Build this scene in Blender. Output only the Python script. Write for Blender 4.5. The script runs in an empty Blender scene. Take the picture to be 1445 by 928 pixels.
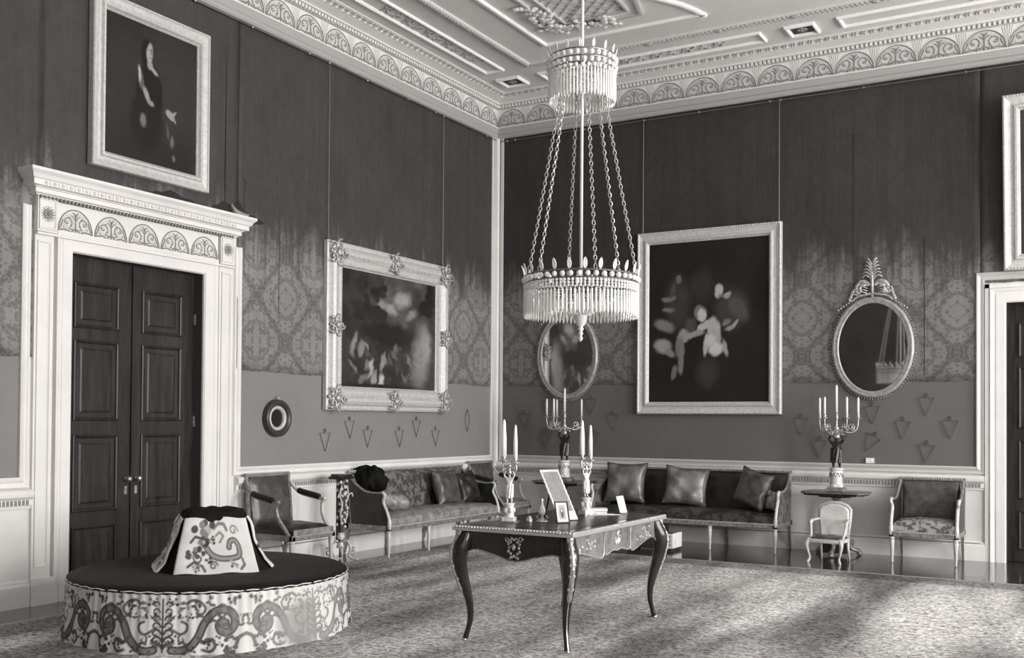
import bpy, math, random
import numpy as np
from mathutils import Vector, Matrix
random.seed(7)
PI = math.pi
sc = bpy.context.scene
COL = sc.collection
sc.view_settings.view_transform = 'Standard'
sc.view_settings.look = 'None'
sc.view_settings.gamma = 1.0
sc.view_settings.use_curve_mapping = False
sc.view_settings.exposure = -0.2

# ---------------------------------------------------------------- camera
YA, PI_, RO, FPX, PPY = -0.523726826, 0.0151183277, 0.00691662, 1460.236, 572.094
_f = Vector((math.sin(YA)*math.cos(PI_), math.cos(YA)*math.cos(PI_), math.sin(PI_)))
_r = Vector((math.cos(YA), -math.sin(YA), 0)); _u = _r.cross(_f)
_r, _u = _r*math.cos(RO)+_u*math.sin(RO), _u*math.cos(RO)-_r*math.sin(RO)
cam = bpy.data.objects.new('camera', bpy.data.cameras.new('camera')); COL.objects.link(cam)
cam.matrix_world = Matrix(((_r.x, _u.x, -_f.x, 7.4765), (_r.y, _u.y, -_f.y, -12.4631), (_r.z, _u.z, -_f.z, 1.5), (0, 0, 0, 1)))
cam.data.sensor_width = 36; cam.data.lens = FPX*36/1445
cam.data.shift_y = (PPY-464)/1445
cam.data.clip_start = 0.05; cam.data.clip_end = 100
sc.camera = cam

# ---------------------------------------------------------------- light
w = bpy.data.worlds.new('sky'); sc.world = w; w.use_nodes = True
w.node_tree.nodes['Background'].inputs[0].default_value = (0.9, 0.9, 0.9, 1)
w.node_tree.nodes['Background'].inputs[1].default_value = 1.0
def area(name, loc, rot, sx, sy, e):
    l = bpy.data.lights.new(name, 'AREA'); l.shape = 'RECTANGLE'; l.size = sx; l.size_y = sy; l.energy = e
    l.color = (1.0, 0.975, 0.945)
    o = bpy.data.objects.new(name, l); COL.objects.link(o); o.location = loc; o.rotation_euler = rot
RX = 14.4      # right wall
FY = -13.3     # front wall
WINR = [-2.6, -6.2, -9.8]                       # window centres on the right wall
WINF = [9.9, 12.6]                              # window centres on the front wall
E_R, E_F = 850, 110
for i, y in enumerate(WINR): area('daylight_right', (RX+0.3, y, 2.75), (0, PI/2, 0), 3.9, 1.7, E_R)
for i, x in enumerate(WINF): area('daylight_front', (x, FY-0.3, 2.75), (PI/2, 0, 0), 1.7, 3.9, E_F)

# ---------------------------------------------------------------- materials
TR, TB = 1.012, .986
def tint(v): return (min(1, v*TR), v, v*TB, 1)
class NT:
    def __init__(s, name):
        s.m = bpy.data.materials.new(name); s.m.use_nodes = True; s.t = s.m.node_tree
        s.b = s.t.nodes['Principled BSDF']
    def n(s, typ, **kw):
        x = s.t.nodes.new(typ)
        for k, v in kw.items(): setattr(x, k, v)
        return x
    def link(s, a, b): s.t.links.new(a, b)
    def val(s, sock, v):
        if isinstance(v, (int, float)): sock.default_value = v
        else: s.link(v, sock)
    def math(s, op, a, b=None, c=None, clamp=False):
        x = s.n('ShaderNodeMath', operation=op); x.use_clamp = clamp
        s.val(x.inputs[0], a)
        if b is not None: s.val(x.inputs[1], b)
        if c is not None: s.val(x.inputs[2], c)
        return x.outputs[0]
    def ss(s, v, a, b):   # smoothstep
        x = s.n('ShaderNodeMapRange'); x.interpolation_type = 'SMOOTHSTEP'
        s.val(x.inputs[0], v); x.inputs[1].default_value = a; x.inputs[2].default_value = b
        return x.outputs[0]
    def noise(s, vec, scale, detail=3, rough=.55):
        x = s.n('ShaderNodeTexNoise'); x.inputs['Scale'].default_value = scale
        x.inputs['Detail'].default_value = detail; x.inputs['Roughness'].default_value = rough
        if vec is not None: s.link(vec, x.inputs['Vector'])
        return x.outputs[0]
    def mix(s, fac, a, b):
        x = s.n('ShaderNodeMix', data_type='FLOAT'); s.val(x.inputs[0], fac); s.val(x.inputs[2], a); s.val(x.inputs[3], b)
        return x.outputs[0]
    def grey(s, v):
        c = s.n('ShaderNodeCombineColor')
        s.link(s.math('MULTIPLY', v, TR), c.inputs[0]); s.val(c.inputs[1], v); s.link(s.math('MULTIPLY', v, TB), c.inputs[2])
        s.link(c.outputs[0], s.b.inputs['Base Color'])
    def bump(s, h, strength=.3, dist=.01):
        x = s.n('ShaderNodeBump'); x.inputs['Strength'].default_value = strength; x.inputs['Distance'].default_value = dist
        s.link(h, x.inputs['Height']); s.link(x.outputs[0], s.b.inputs['Normal'])
    def pos(s): return s.n('ShaderNodeNewGeometry').outputs['Position']
    def obj(s): return s.n('ShaderNodeTexCoord').outputs['Object']

MATS = {}
def mat(name, v, rough=.5, metal=0, spec=.5, var=0, vscale=8, bump=0, bscale=60, sheen=0, trans=0, coord='obj'):
    if name in MATS: return MATS[name]
    t = NT(name); t.b.inputs['Roughness'].default_value = rough; t.b.inputs['Metallic'].default_value = metal
    t.b.inputs['Specular IOR Level'].default_value = spec
    t.b.inputs['Sheen Weight'].default_value = sheen
    t.b.inputs['Transmission Weight'].default_value = trans
    t.b.inputs['Base Color'].default_value = tint(v)
    c = t.obj() if coord == 'obj' else t.pos()
    if var:
        n = t.noise(c, vscale, 4)
        t.grey(t.math('MULTIPLY', v, t.math('ADD', 1-var, t.math('MULTIPLY', t.ss(n, .3, .7), 2*var))))
    if bump: t.bump(t.noise(c, bscale, 3), bump, .01)
    MATS[name] = t.m
    return t.m

white = mat('white_paint', .74, .55, spec=.35, var=.03, vscale=3, coord='pos')
whiteb = mat('white_paint_dado', .70, .55, spec=.35, var=.05, vscale=2, coord='pos')
plaster = mat('ceiling_plaster', .80, .8, spec=.2, var=.03, vscale=1.5, coord='pos')
plaster_l = mat('plaster_moulding', .88, .7, spec=.2)
carve = mat('carved_ornament', .28, .7, spec=.2)
carve_bg = mat('lunette_ground', .60, .8, spec=.2, var=.12, vscale=40)
carve_w = mat('carved_white', .80, .6, spec=.3)
giltpale = mat('pale_gilt', .56, .48, metal=.15, var=.10, vscale=30, bump=.12, bscale=70)
gilt = mat('gilt_frame', .50, .35, metal=.4, var=.22, vscale=40, bump=.4, bscale=110)
giltdark = mat('worn_gilt', .27, .4, metal=.4, var=.35, vscale=30, bump=.3, bscale=100)
brass = mat('ormolu', .48, .34, metal=.7, var=.3, vscale=60, bump=.3, bscale=90)
ebony = mat('dark_polished_wood', .018, .22, var=.3, vscale=9)
walnut = mat('walnut_marquetry', .16, .3, var=.3, vscale=14)
blackwood = mat('black_wood', .03, .3)
velvet = mat('black_velvet', .010, .9, spec=.1, sheen=.0, var=.4, vscale=5)
silk_d = mat('dark_silk', .020, .36, spec=.45, var=.45, vscale=9, bump=.35, bscale=14)
silk_m = mat('grey_silk', .075, .34, spec=.6, var=.4, vscale=10, bump=.4, bscale=12)
silk_l = mat('worn_pale_silk', .24, .4, spec=.6, var=.4, vscale=14, bump=.45, bscale=16)
arm_black = mat('black_arm_pad', .012, .7, spec=.2, sheen=.1)
marble = mat('pale_marble', .62, .25, var=.22, vscale=25)
bronze = mat('dark_bronze', .035, .28, metal=.5, var=.5, vscale=30)
wax = mat('candle_wax', .84, .4, spec=.4)
steel = mat('hanging_wire', .22, .4, metal=.6)
wire_d = mat('dark_wire', .07, .5, metal=.3)
whitefab = mat('white_fabric', .68, .75, spec=.2, var=.12, vscale=12, bump=.25, bscale=18)
paper = mat('white_paper', .8, .7)
darkpaint = mat('old_dark_canvas', .015, .5)
mirror_m = mat('mirror_glass', .62, .03, metal=1)
crystal = mat('cut_crystal', .93, .10, spec=.9, trans=.22)
crystal_d = mat('chandelier_metal', .16, .35, metal=.7)

def mk_damask(name, K):
    t = NT(name); sep = t.n('ShaderNodeSeparateXYZ'); p = t.pos(); t.link(p, sep.inputs[0])
    u = t.math('SUBTRACT', sep.outputs[0], sep.outputs[1]); z = sep.outputs[2]
    P, H = .86, .92
    f = t.math('ADD', t.math('COSINE', t.math('MULTIPLY', u, 2*PI/P)), t.math('COSINE', t.math('MULTIPLY', z, 2*PI/H)))
    s_ = t.math('PINGPONG', u, P/2); z_ = t.math('PINGPONG', z, H/2)
    cv = t.n('ShaderNodeCombineXYZ'); t.link(s_, cv.inputs[0]); t.link(z_, cv.inputs[1])
    fl = t.noise(cv.outputs[0], 15, 2, .6)
    fl2 = t.noise(cv.outputs[0], 34, 2, .6)
    af = t.math('ABSOLUTE', f)
    wob = t.math('ADD', af, t.math('MULTIPLY', t.math('SUBTRACT', fl, .5), 1.1))
    band = t.math('SUBTRACT', 1, t.ss(wob, .14, .26))
    ring = t.math('SUBTRACT', 1, t.ss(t.math('ABSOLUTE', t.math('SUBTRACT', wob, 1.15)), .1, .2))
    blob = t.ss(fl, .52, .56)
    fine = t.ss(fl2, .5, .56)
    pat = t.math('MAXIMUM', t.math('MAXIMUM', band, t.math('MULTIPLY', ring, .7)), t.math('MULTIPLY', blob, .8))
    pat = t.math('MULTIPLY', pat, t.math('SUBTRACT', 1, t.math('MULTIPLY', fine, .45)))
    big = t.noise(p, 1.1, 3)
    # upper silk darker, its pattern weaker, with vertical threads
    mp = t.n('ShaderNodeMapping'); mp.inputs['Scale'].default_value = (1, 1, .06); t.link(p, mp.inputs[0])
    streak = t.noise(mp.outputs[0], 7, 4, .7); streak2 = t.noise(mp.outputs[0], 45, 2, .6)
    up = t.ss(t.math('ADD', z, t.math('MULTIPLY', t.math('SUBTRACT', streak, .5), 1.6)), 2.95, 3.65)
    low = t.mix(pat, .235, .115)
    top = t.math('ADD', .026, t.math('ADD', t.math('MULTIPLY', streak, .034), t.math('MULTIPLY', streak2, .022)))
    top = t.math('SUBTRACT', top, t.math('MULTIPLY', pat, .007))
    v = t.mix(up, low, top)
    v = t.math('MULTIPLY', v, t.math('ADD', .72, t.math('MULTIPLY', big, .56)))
    grain = t.noise(p, 160, 2)
    v = t.math('MULTIPLY', v, t.math('ADD', .86*K, t.math('MULTIPLY', grain, .28*K)))
    t.grey(v); t.b.inputs['Roughness'].default_value = .62; t.b.inputs['Specular IOR Level'].default_value = .3
    t.bump(t.math('ADD', streak2, t.math('MULTIPLY', streak, 2)), .25, .006)
    return t.m
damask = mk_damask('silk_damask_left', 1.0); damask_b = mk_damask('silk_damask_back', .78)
damask_dark = mat('dark_side_walls', .06, .8, spec=.2, var=.2, vscale=2)
def mk_plain(name, K):
    t = NT(name); p = t.pos()
    g = t.noise(p, 230, 2); b = t.noise(p, 1.3, 3)
    v = t.math('MULTIPLY', K, t.math('ADD', .8, t.math('MULTIPLY', b, .2)))
    t.grey(t.math('MULTIPLY', v, t.math('ADD', .88, t.math('MULTIPLY', g, .24))))
    t.b.inputs['Roughness'].default_value = .75; t.b.inputs['Specular IOR Level'].default_value = .2
    return t.m
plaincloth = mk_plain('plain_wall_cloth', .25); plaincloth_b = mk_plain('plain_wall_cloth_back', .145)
def mk_floor():
    t = NT('dark_floorboards'); sep = t.n('ShaderNodeSeparateXYZ'); p = t.pos(); t.link(p, sep.inputs[0])
    d = t.math('ADD', sep.outputs[0], sep.outputs[1])
    k = t.math('FLOOR', t.math('MULTIPLY', d, 6.0)); fr = t.math('FRACT', t.math('MULTIPLY', d, 6.0))
    wn = t.n('ShaderNodeTexWhiteNoise', noise_dimensions='1D'); t.link(k, wn.inputs['W'])
    gap = t.math('MINIMUM', t.ss(fr, 0, .04), 1)
    v = t.math('ADD', .032, t.math('MULTIPLY', wn.outputs[0], .025))
    v = t.math('MULTIPLY', v, t.math('ADD', .5, t.noise(p, 9, 4)))
    t.grey(t.math('MULTIPLY', v, t.math('ADD', .4, t.math('MULTIPLY', gap, .6))))
    t.b.inputs['Roughness'].default_value = .16; t.b.inputs['IOR'].default_value = 1.5; t.b.inputs['Coat Weight'].default_value = .35; t.b.inputs['Coat Roughness'].default_value = .06; t.b.inputs['Coat IOR'].default_value = 1.5
    return t.m
floor_m = mk_floor()
def mk_carpet():
    t = NT('worn_carpet'); sep = t.n('ShaderNodeSeparateXYZ'); p = t.pos(); t.link(p, sep.inputs[0])
    x, y = sep.outputs[0], sep.outputs[1]
    w1 = t.noise(p, 1.6, 4, .6)
    f = t.math('ADD', t.math('COSINE', t.math('MULTIPLY', t.math('ADD', x, t.math('MULTIPLY', w1, .5)), 3.2)),
               t.math('COSINE', t.math('MULTIPLY', t.math('ADD', y, t.math('MULTIPLY', w1, .4)), 3.2)))
    med = t.ss(t.math('ABSOLUTE', f), .2, .9)
    a = t.noise(p, 9, 3, .7); b = t.noise(p, 26, 3, .8); c = t.noise(p, 95, 2, .8)
    mp = t.n('ShaderNodeMapping'); mp.inputs['Rotation'].default_value = (0, 0, .5); mp.inputs['Scale'].default_value = (1.6, .35, 1); t.link(p, mp.inputs[0])
    big = t.noise(mp.outputs[0], .9, 3, .5)
    v = t.math('ADD', .12, t.math('MULTIPLY', t.ss(a, .35, .65), .16))
    v = t.math('ADD', v, t.math('MULTIPLY', med, .04))
    v = t.math('ADD', v, t.math('MULTIPLY', t.ss(b, .38, .62), .40))
    v = t.math('MULTIPLY', v, t.math('ADD', .35, t.math('MULTIPLY', t.ss(big, .3, .7), 1.15)))
    v = t.math('MULTIPLY', v, t.math('ADD', .65, t.math('MULTIPLY', c, .7)))
    e = t.math('MINIMUM', t.math('SUBTRACT', x, .50), t.math('SUBTRACT', -1.63, y))
    edge = t.math('SUBTRACT', 1, t.ss(e, .05, .07))
    st = t.math('SUBTRACT', 1, t.ss(t.math('ABSOLUTE', t.math('SUBTRACT', e, .45)), .006, .018))
    v = t.math('MULTIPLY', v, t.math('ADD', .55, t.math('MULTIPLY', t.ss(e, .38, .5), .45)))
    v = t.math('ADD', v, t.math('MULTIPLY', st, .06))
    v = t.mix(edge, v, .36)
    t.grey(v); t.b.inputs['Roughness'].default_value = .95; t.b.inputs['Specular IOR Level'].default_value = .1
    t.bump(t.math('ADD', c, b), .6, .01)
    return t.m
carpet_m = mk_carpet()
def mk_doorwood():
    t = NT('dark_mahogany'); p = t.obj(); mp = t.n('ShaderNodeMapping'); mp.inputs['Scale'].default_value = (6, 6, .7); t.link(p, mp.inputs[0])
    n = t.noise(mp.outputs[0], 4, 5, .6)
    t.grey(t.math('ADD', .012, t.math('MULTIPLY', t.ss(n, .3, .75), .022)))
    t.b.inputs['Roughness'].default_value = .35; t.b.inputs['Specular IOR Level'].default_value = .3
    return t.m
doorwood = mk_doorwood()
def mk_vcol(name, rough=.5, spec=.4, bump=0):
    t = NT(name); a = t.n('ShaderNodeAttribute'); a.attribute_name = 'Col'
    t.link(a.outputs['Color'], t.b.inputs['Base Color']); t.b.inputs['Roughness'].default_value = rough
    t.b.inputs['Specular IOR Level'].default_value = spec
    if bump: t.bump(t.noise(t.obj(), bump, 3), .2, .005)
    return t.m
oilpaint = mk_vcol('oil_painting', .35, .35, 90)
brocade = mk_vcol('printed_brocade', .8, .15, 50)
def mk_silkpat(name, a, b, sc_=11):
    t = NT(name); p = t.obj(); n = t.noise(p, sc_, 3, .6); f = t.ss(n, .47, .55); g = t.noise(p, sc_*3.3, 2)
    v = t.mix(f, a, b); t.grey(t.math('MULTIPLY', v, t.math('ADD', .7, t.math('MULTIPLY', g, .6))))
    t.b.inputs['Roughness'].default_value = .36; t.b.inputs['Specular IOR Level'].default_value = .7
    t.bump(t.math('ADD', n, t.noise(p, 5, 2)), .35, .02)
    return t.m
silkpat = mk_silkpat('patterned_silk', .06, .17)
silkpat_d = mk_silkpat('dark_patterned_silk', .016, .06)

# ---------------------------------------------------------------- mesh helpers
class MB:
    def __init__(s): s.v = []; s.f = []
    def add(s, vs, fs):
        o = len(s.v); s.v += [tuple(p) for p in vs]; s.f += [tuple(i+o for i in f) for f in fs]; return s
    def box(s, x0, x1, y0, y1, z0, z1):
        if x0 > x1: x0, x1 = x1, x0
        if y0 > y1: y0, y1 = y1, y0
        if z0 > z1: z0, z1 = z1, z0
        return s.add([(x0,y0,z0),(x1,y0,z0),(x1,y1,z0),(x0,y1,z0),(x0,y0,z1),(x1,y0,z1),(x1,y1,z1),(x0,y1,z1)],
                     [(0,3,2,1),(4,5,6,7),(0,1,5,4),(1,2,6,5),(2,3,7,6),(3,0,4,7)])
    def prism(s, poly, a, b, plane='xz'):
        """closed 2-D polygon extruded between a and b along the third axis"""
        def P(p, c):
            return (p[0], c, p[1]) if plane == 'xz' else ((c, p[0], p[1]) if plane == 'yz' else (p[0], p[1], c))
        n = len(poly)
        area_ = sum(poly[i][0]*poly[(i+1) % n][1]-poly[(i+1) % n][0]*poly[i][1] for i in range(n))
        if area_ < 0: poly = poly[::-1]
        if a > b: a, b = b, a
        vs = [P(p, a) for p in poly]+[P(p, b) for p in poly]
        fs = [tuple(range(n)), tuple(range(2*n-1, n-1, -1))]
        fs += [(i, i+n, (i+1) % n+n, (i+1) % n) for i in range(n)]
        if plane != 'xz': fs = [tuple(reversed(f)) for f in fs]
        return s.add(vs, fs)
    def lathe(s, prof, c=(0, 0, 0), n=16, sx=1, sy=1, ang=0):
        vs = []; m = len(prof)
        for r, z in prof:
            for k in range(n):
                a = 2*PI*k/n+ang; vs.append((c[0]+r*sx*math.cos(a), c[1]+r*sy*math.sin(a), c[2]+z))
        fs = [(i*n+k, i*n+(k+1) % n, (i+1)*n+(k+1) % n, (i+1)*n+k) for i in range(m-1) for k in range(n)]
        fs.append(tuple(reversed(range(n)))); fs.append(tuple((m-1)*n+k for k in range(n)))
        if prof[0][1] > prof[-1][1]: fs = [tuple(reversed(f)) for f in fs]
        return s.add(vs, fs)
    def tube(s, pts, r, n=6, closed=False, sq=None, ang=0):
        pts = [Vector(p) for p in pts]; m = len(pts)
        rr = r if isinstance(r, (list, tuple)) else [r]*m
        ref = None; vs = []
        for i, p in enumerate(pts):
            a = pts[(i-1) % m] if (closed or i > 0) else p
            b = pts[(i+1) % m] if (closed or i < m-1) else p
            t = (b-a).normalized() if (b-a).length > 1e-9 else Vector((0, 0, 1))
            if ref is None:
                ref = Vector((0, 0, 1)) if abs(t.z) < .9 else Vector((1, 0, 0))
            x = (ref-t*ref.dot(t))
            if x.length < 1e-6: x = t.orthogonal()
            x.normalize(); y = t.cross(x); ref = x
            for k in range(n):
                q = 2*PI*k/n+ang
                ex, ey = (rr[i], rr[i]) if sq is None else (rr[i], rr[i]*sq)
                vs.append(p+x*math.cos(q)*ex+y*math.sin(q)*ey)
        fs = []
        for i in range(m if closed else m-1):
            j = (i+1) % m
            fs += [(i*n+k, i*n+(k+1) % n, j*n+(k+1) % n, j*n+k) for k in range(n)]
        if not closed: fs += [tuple(reversed(range(n))), tuple((m-1)*n+k for k in range(n))]
        return s.add(vs, fs)
    def ball(s, c, r, n=10, m=6):
        if isinstance(r, (int, float)): r = (r, r, r)
        vs = [(c[0], c[1], c[2]-r[2])]
        for i in range(1, m):
            a = -PI/2+PI*i/m
            for k in range(n):
                b = 2*PI*k/n; vs.append((c[0]+r[0]*math.cos(a)*math.cos(b), c[1]+r[1]*math.cos(a)*math.sin(b), c[2]+r[2]*math.sin(a)))
        vs.append((c[0], c[1], c[2]+r[2])); L = len(vs)-1
        fs = [(0, 1+(k+1) % n, 1+k) for k in range(n)]
        for i in range(m-2):
            fs += [(1+i*n+k, 1+i*n+(k+1) % n, 1+(i+1)*n+(k+1) % n, 1+(i+1)*n+k) for k in range(n)]
        fs += [(1+(m-2)*n+k, 1+(m-2)*n+(k+1) % n, L) for k in range(n)]
        return s.add(vs, fs)
    def grid(s, fn, nu, nv, closed=False):
        vs = [fn(i/(nu if closed else nu-1) if not closed else i/nu, j/(nv-1)) for i in range(nu) for j in range(nv)]
        fs = []
        for i in range(nu if closed else nu-1):
            i2 = (i+1) % nu
            for j in range(nv-1): fs.append((i*nv+j, i2*nv+j, i2*nv+j+1, i*nv+j+1))
        return s.add(vs, fs)
    def sweep(s, path, prof, closed=False, plane='xy', cap=True):
        """mitred moulding. path: 2-D points; prof: (offset to the right of the path, third coordinate)."""
        n = len(path); m = len(prof); vs = []
        for i in range(n):
            p = Vector(path[i]); dirs = []
            if closed or i > 0: dirs.append((p-Vector(path[(i-1) % n])).normalized())
            if closed or i < n-1: dirs.append((Vector(path[(i+1) % n])-p).normalized())
            nr = [Vector((d.y, -d.x)) for d in dirs]
            k = nr[0] if len(nr) == 1 else (nr[0]+nr[1])/max(.2, 1+nr[0].dot(nr[1]))
            for d, h in prof:
                q = p+k*d
                vs.append((q.x, q.y, h) if plane == 'xy' else ((q.x, h, q.y) if plane == 'xz' else (h, q.x, q.y)))
        fs = []
        for i in range(n if closed else n-1):
            j = (i+1) % n
            fs += [(i*m+k, i*m+k+1, j*m+k+1, j*m+k) for k in range(m-1)]
        if not closed and cap: fs += [tuple(range(m)), tuple(reversed(range((n-1)*m, n*m)))]
        return s.add(vs, fs)
    def frame(s, x0, x1, z0, z1, prof, y=0):
        """picture-frame moulding facing -Y: prof (inset, depth)"""
        m = len(prof); vs = []
        for cx, cz, sx, sz in ((x0, z0, 1, 1), (x1, z0, -1, 1), (x1, z1, -1, -1), (x0, z1, 1, -1)):
            for d, h in prof: vs.append((cx+sx*d, y-h, cz+sz*d))
        fs = [(i*m+k, ((i+1) % 4)*m+k, ((i+1) % 4)*m+k+1, i*m+k+1) for i in range(4) for k in range(m-1)]
        return s.add(vs, fs)
    def merge(s, o, M=None):
        vs = [tuple(M @ Vector(p)) for p in o.v] if M is not None else o.v
        return s.add(vs, o.f)
    def build(s, name, m, parent=None, smooth=False, bevel=0, loc=None, rotz=None, solid=0, fix=True):
        me = bpy.data.meshes.new(name); me.from_pydata(s.v, [], s.f); me.update()
        if fix:
            import bmesh
            bm = bmesh.new(); bm.from_mesh(me); bmesh.ops.recalc_face_normals(bm, faces=bm.faces); bm.to_mesh(me); bm.free()
        if m: me.materials.append(m)
        if smooth: me.polygons.foreach_set('use_smooth', [True]*len(me.polygons))
        o = bpy.data.objects.new(name, me); COL.objects.link(o)
        if parent: o.parent = parent
        if loc: o.location = loc
        if rotz is not None: o.rotation_euler = (0, 0, rotz)
        if bevel:
            b = o.modifiers.new('bevel', 'BEVEL'); b.width = bevel; b.segments = 2; b.limit_method = 'ANGLE'; b.angle_limit = .6
        if smooth and not bevel:
            pass
        return o

def thing(name, label, cat, loc=(0, 0, 0), rotz=0, group=None):
    o = bpy.data.objects.new(name, None); COL.objects.link(o); o.location = loc; o.rotation_euler = (0, 0, rotz)
    o.empty_display_size = .1; o['label'] = label; o['category'] = cat
    if group: o['group'] = group
    return o
def tag(o, label, cat, group=None):
    o['label'] = label; o['category'] = cat
    if group: o['group'] = group
    return o
def struct(o): o['kind'] = 'structure'; return o
def dup(root, loc, rotz=0, label=None, scale=None):
    def rec(o, par):
        c = o.copy(); COL.objects.link(c); c.parent = par
        for ch in list(o.children): rec(ch, c)
        return c
    r = rec(root, None); r.location = loc; r.rotation_euler = (0, 0, rotz)
    if label: r['label'] = label
    if scale: r.scale = scale
    return r
def spiral(cx, cz, r0, r1, a0, turns, n=14):
    return [(cx+(r0+(r1-r0)*i/n)*math.cos(a0+turns*2*PI*i/n), cz+(r0+(r1-r0)*i/n)*math.sin(a0+turns*2*PI*i/n)) for i in range(n+1)]
def bez(p, n=12):
    """Catmull-Rom through points"""
    p = [Vector(q) for q in p]; out = []
    for i in range(len(p)-1):
        a = p[max(i-1, 0)]; b = p[i]; c = p[i+1]; d = p[min(i+2, len(p)-1)]
        for k in range(n):
            t = k/n; out.append(.5*((2*b)+(c-a)*t+(2*a-5*b+4*c-d)*t*t+(3*b-a-3*c+d)*t*t*t))
    out.append(p[-1]); return out
def interp(x, xs, ys): return float(np.interp(x, xs, ys))

# ================================================================ SETTING
ZC = 6.0
struct(MB().box(-.6, RX+.4, FY-.4, .4, -.2, 0).build('floor', floor_m))
struct(MB().box(-.6, RX+.4, FY-.4, .4, ZC, ZC+.2).build('ceiling', plaster))
D1A, D1B, D1Z = -6.865, -5.425, 2.875         # left door opening (y range, top)
D2A, D2B, D2Z = 6.502, 7.94, 2.83            # right door opening (x range, top)
m = MB(); m.box(-.3, 0, FY, D1A, 0, ZC); m.box(-.3, 0, D1B, .3, 0, ZC); m.box(-.3, 0, D1A, D1B, D1Z, ZC)
struct(m.build('wall_left', whiteb))
m = MB(); m.box(0, D2A, 0, .3, 0, ZC); m.box(D2B, RX, 0, .3, 0, ZC); m.box(D2A, D2B, 0, .3, D2Z, ZC)
struct(m.build('wall_back', whiteb))
def holes_wall(u0, u1, cents, half, zb, zt):
    out = []; e = u0
    for c in sorted(cents): out.append((e, c-half, 0, ZC)); out.append((c-half, c+half, 0, zb)); out.append((c-half, c+half, zt, ZC)); e = c+half
    out.append((e, u1, 0, ZC)); return out
m = MB()
for a, b, c, d in holes_wall(FY, .3, WINR, .85, .8, 4.7): m.box(RX, RX+.3, a, b, c, d)
struct(m.build('wall_right', damask_dark))
m = MB()
for a, b, c, d in holes_wall(-.3, RX+.3, WINF, .85, .8, 4.7): m.box(a, b, FY-.3, FY, c, d)
struct(m.build('wall_front', damask_dark))
k = 1
for (ax, cs) in (('r', WINR), ('f', WINF)):
    for c in cs:
        m = MB()
        if ax == 'r':
            for a in (-.85, -.03, .79): m.box(RX+.08, RX+.14, c+a, c+a+.06, .8, 4.7)
            for z in (.8, 2.0, 2.75, 3.5, 4.64): m.box(RX+.08, RX+.14, c-.85, c+.85, z, z+.05)
            m.sweep([(c-.85, .8), (c-.85, 4.7), (c+.85, 4.7), (c+.85, .8)], [(0, RX), (0, RX-.04), (-.16, RX-.04), (-.16, RX)], plane='yz')
        else:
            for a in (-.85, -.03, .79): m.box(c+a, c+a+.06, FY-.14, FY-.08, .8, 4.7)
            for z in (.8, 2.0, 2.75, 3.5, 4.64): m.box(c-.85, c+.85, FY-.14, FY-.08, z, z+.05)
            m.sweep([(c-.85, .8), (c-.85, 4.7), (c+.85, 4.7), (c+.85, .8)], [(0, FY), (0, FY+.04), (-.16, FY+.04), (-.16, FY)], plane='xz')
        struct(m.build('window_%d' % k, white)); k += 1

# silk hangings and plain cloth below them (kept inside the panel mouldings)
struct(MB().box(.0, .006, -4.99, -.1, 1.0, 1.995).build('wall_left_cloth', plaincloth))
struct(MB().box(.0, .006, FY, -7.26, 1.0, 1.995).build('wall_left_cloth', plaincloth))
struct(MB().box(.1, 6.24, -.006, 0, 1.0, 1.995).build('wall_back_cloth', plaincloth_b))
def hanging(name, a, b, z0, z1, side, top_ragged=False):
    m = MB(); n = max(2, int((b-a)/.06))
    def fn(u, v):
        c = a+(b-a)*u
        zz = z0+(z1-z0)*v
        if v == 0: zz += .006*math.sin(c*5.1)+.004*math.sin(c*23)
        bul = .010+.003*math.sin(c*4)*math.sin(zz*2)
        return (bul, c, zz) if side == 'l' else (c, -bul, zz)
    m.grid(fn, n, 24)
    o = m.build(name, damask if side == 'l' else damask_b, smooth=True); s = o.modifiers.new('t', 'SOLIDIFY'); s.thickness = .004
    return struct(o)
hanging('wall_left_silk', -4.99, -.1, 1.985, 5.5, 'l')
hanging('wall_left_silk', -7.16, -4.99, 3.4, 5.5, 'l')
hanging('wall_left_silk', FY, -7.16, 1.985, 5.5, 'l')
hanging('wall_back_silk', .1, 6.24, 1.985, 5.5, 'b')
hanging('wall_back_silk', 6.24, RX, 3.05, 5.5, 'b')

# cornice: swept round left and back walls
WP = [(0, FY), (0, 0), (RX, 0), (RX, FY)]
m = MB(); m.sweep(WP, [(0, 5.455), (.03, 5.462), (.045, 5.48), (.05, 5.505), (.035, 5.53), (.045, 5.55), (.058, 5.58), (.058, 5.597), (.04, 5.602), (0, 5.61)])
struct(m.build('trim_1', mat('picture_moulding', .40, .5, spec=.4)))
m = MB(); m.sweep(WP, [(0, 5.598), (.062, 5.598), (.062, 5.612), (.03, 5.616), (.03, 5.868), (.045, 5.872), (0, 5.88)])
struct(m.build('trim_2', carve_w))
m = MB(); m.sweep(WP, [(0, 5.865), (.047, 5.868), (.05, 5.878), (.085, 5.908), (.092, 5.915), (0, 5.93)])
struct(m.build('trim_3', mat('cornice_dark_band', .42, .7)))  # darker band behind the cornice dentils
m = MB(); m.sweep(WP, [(0, 5.905), (.112, 5.912), (.118, 5.928), (.15, 5.938), (.22, 5.955), (.24, 5.962), (.245, 5.975), (.27, 5.978), (.31, 5.99), (.31, 6.0), (0, 6.0)])
struct(m.build('trim_4', white))
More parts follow.
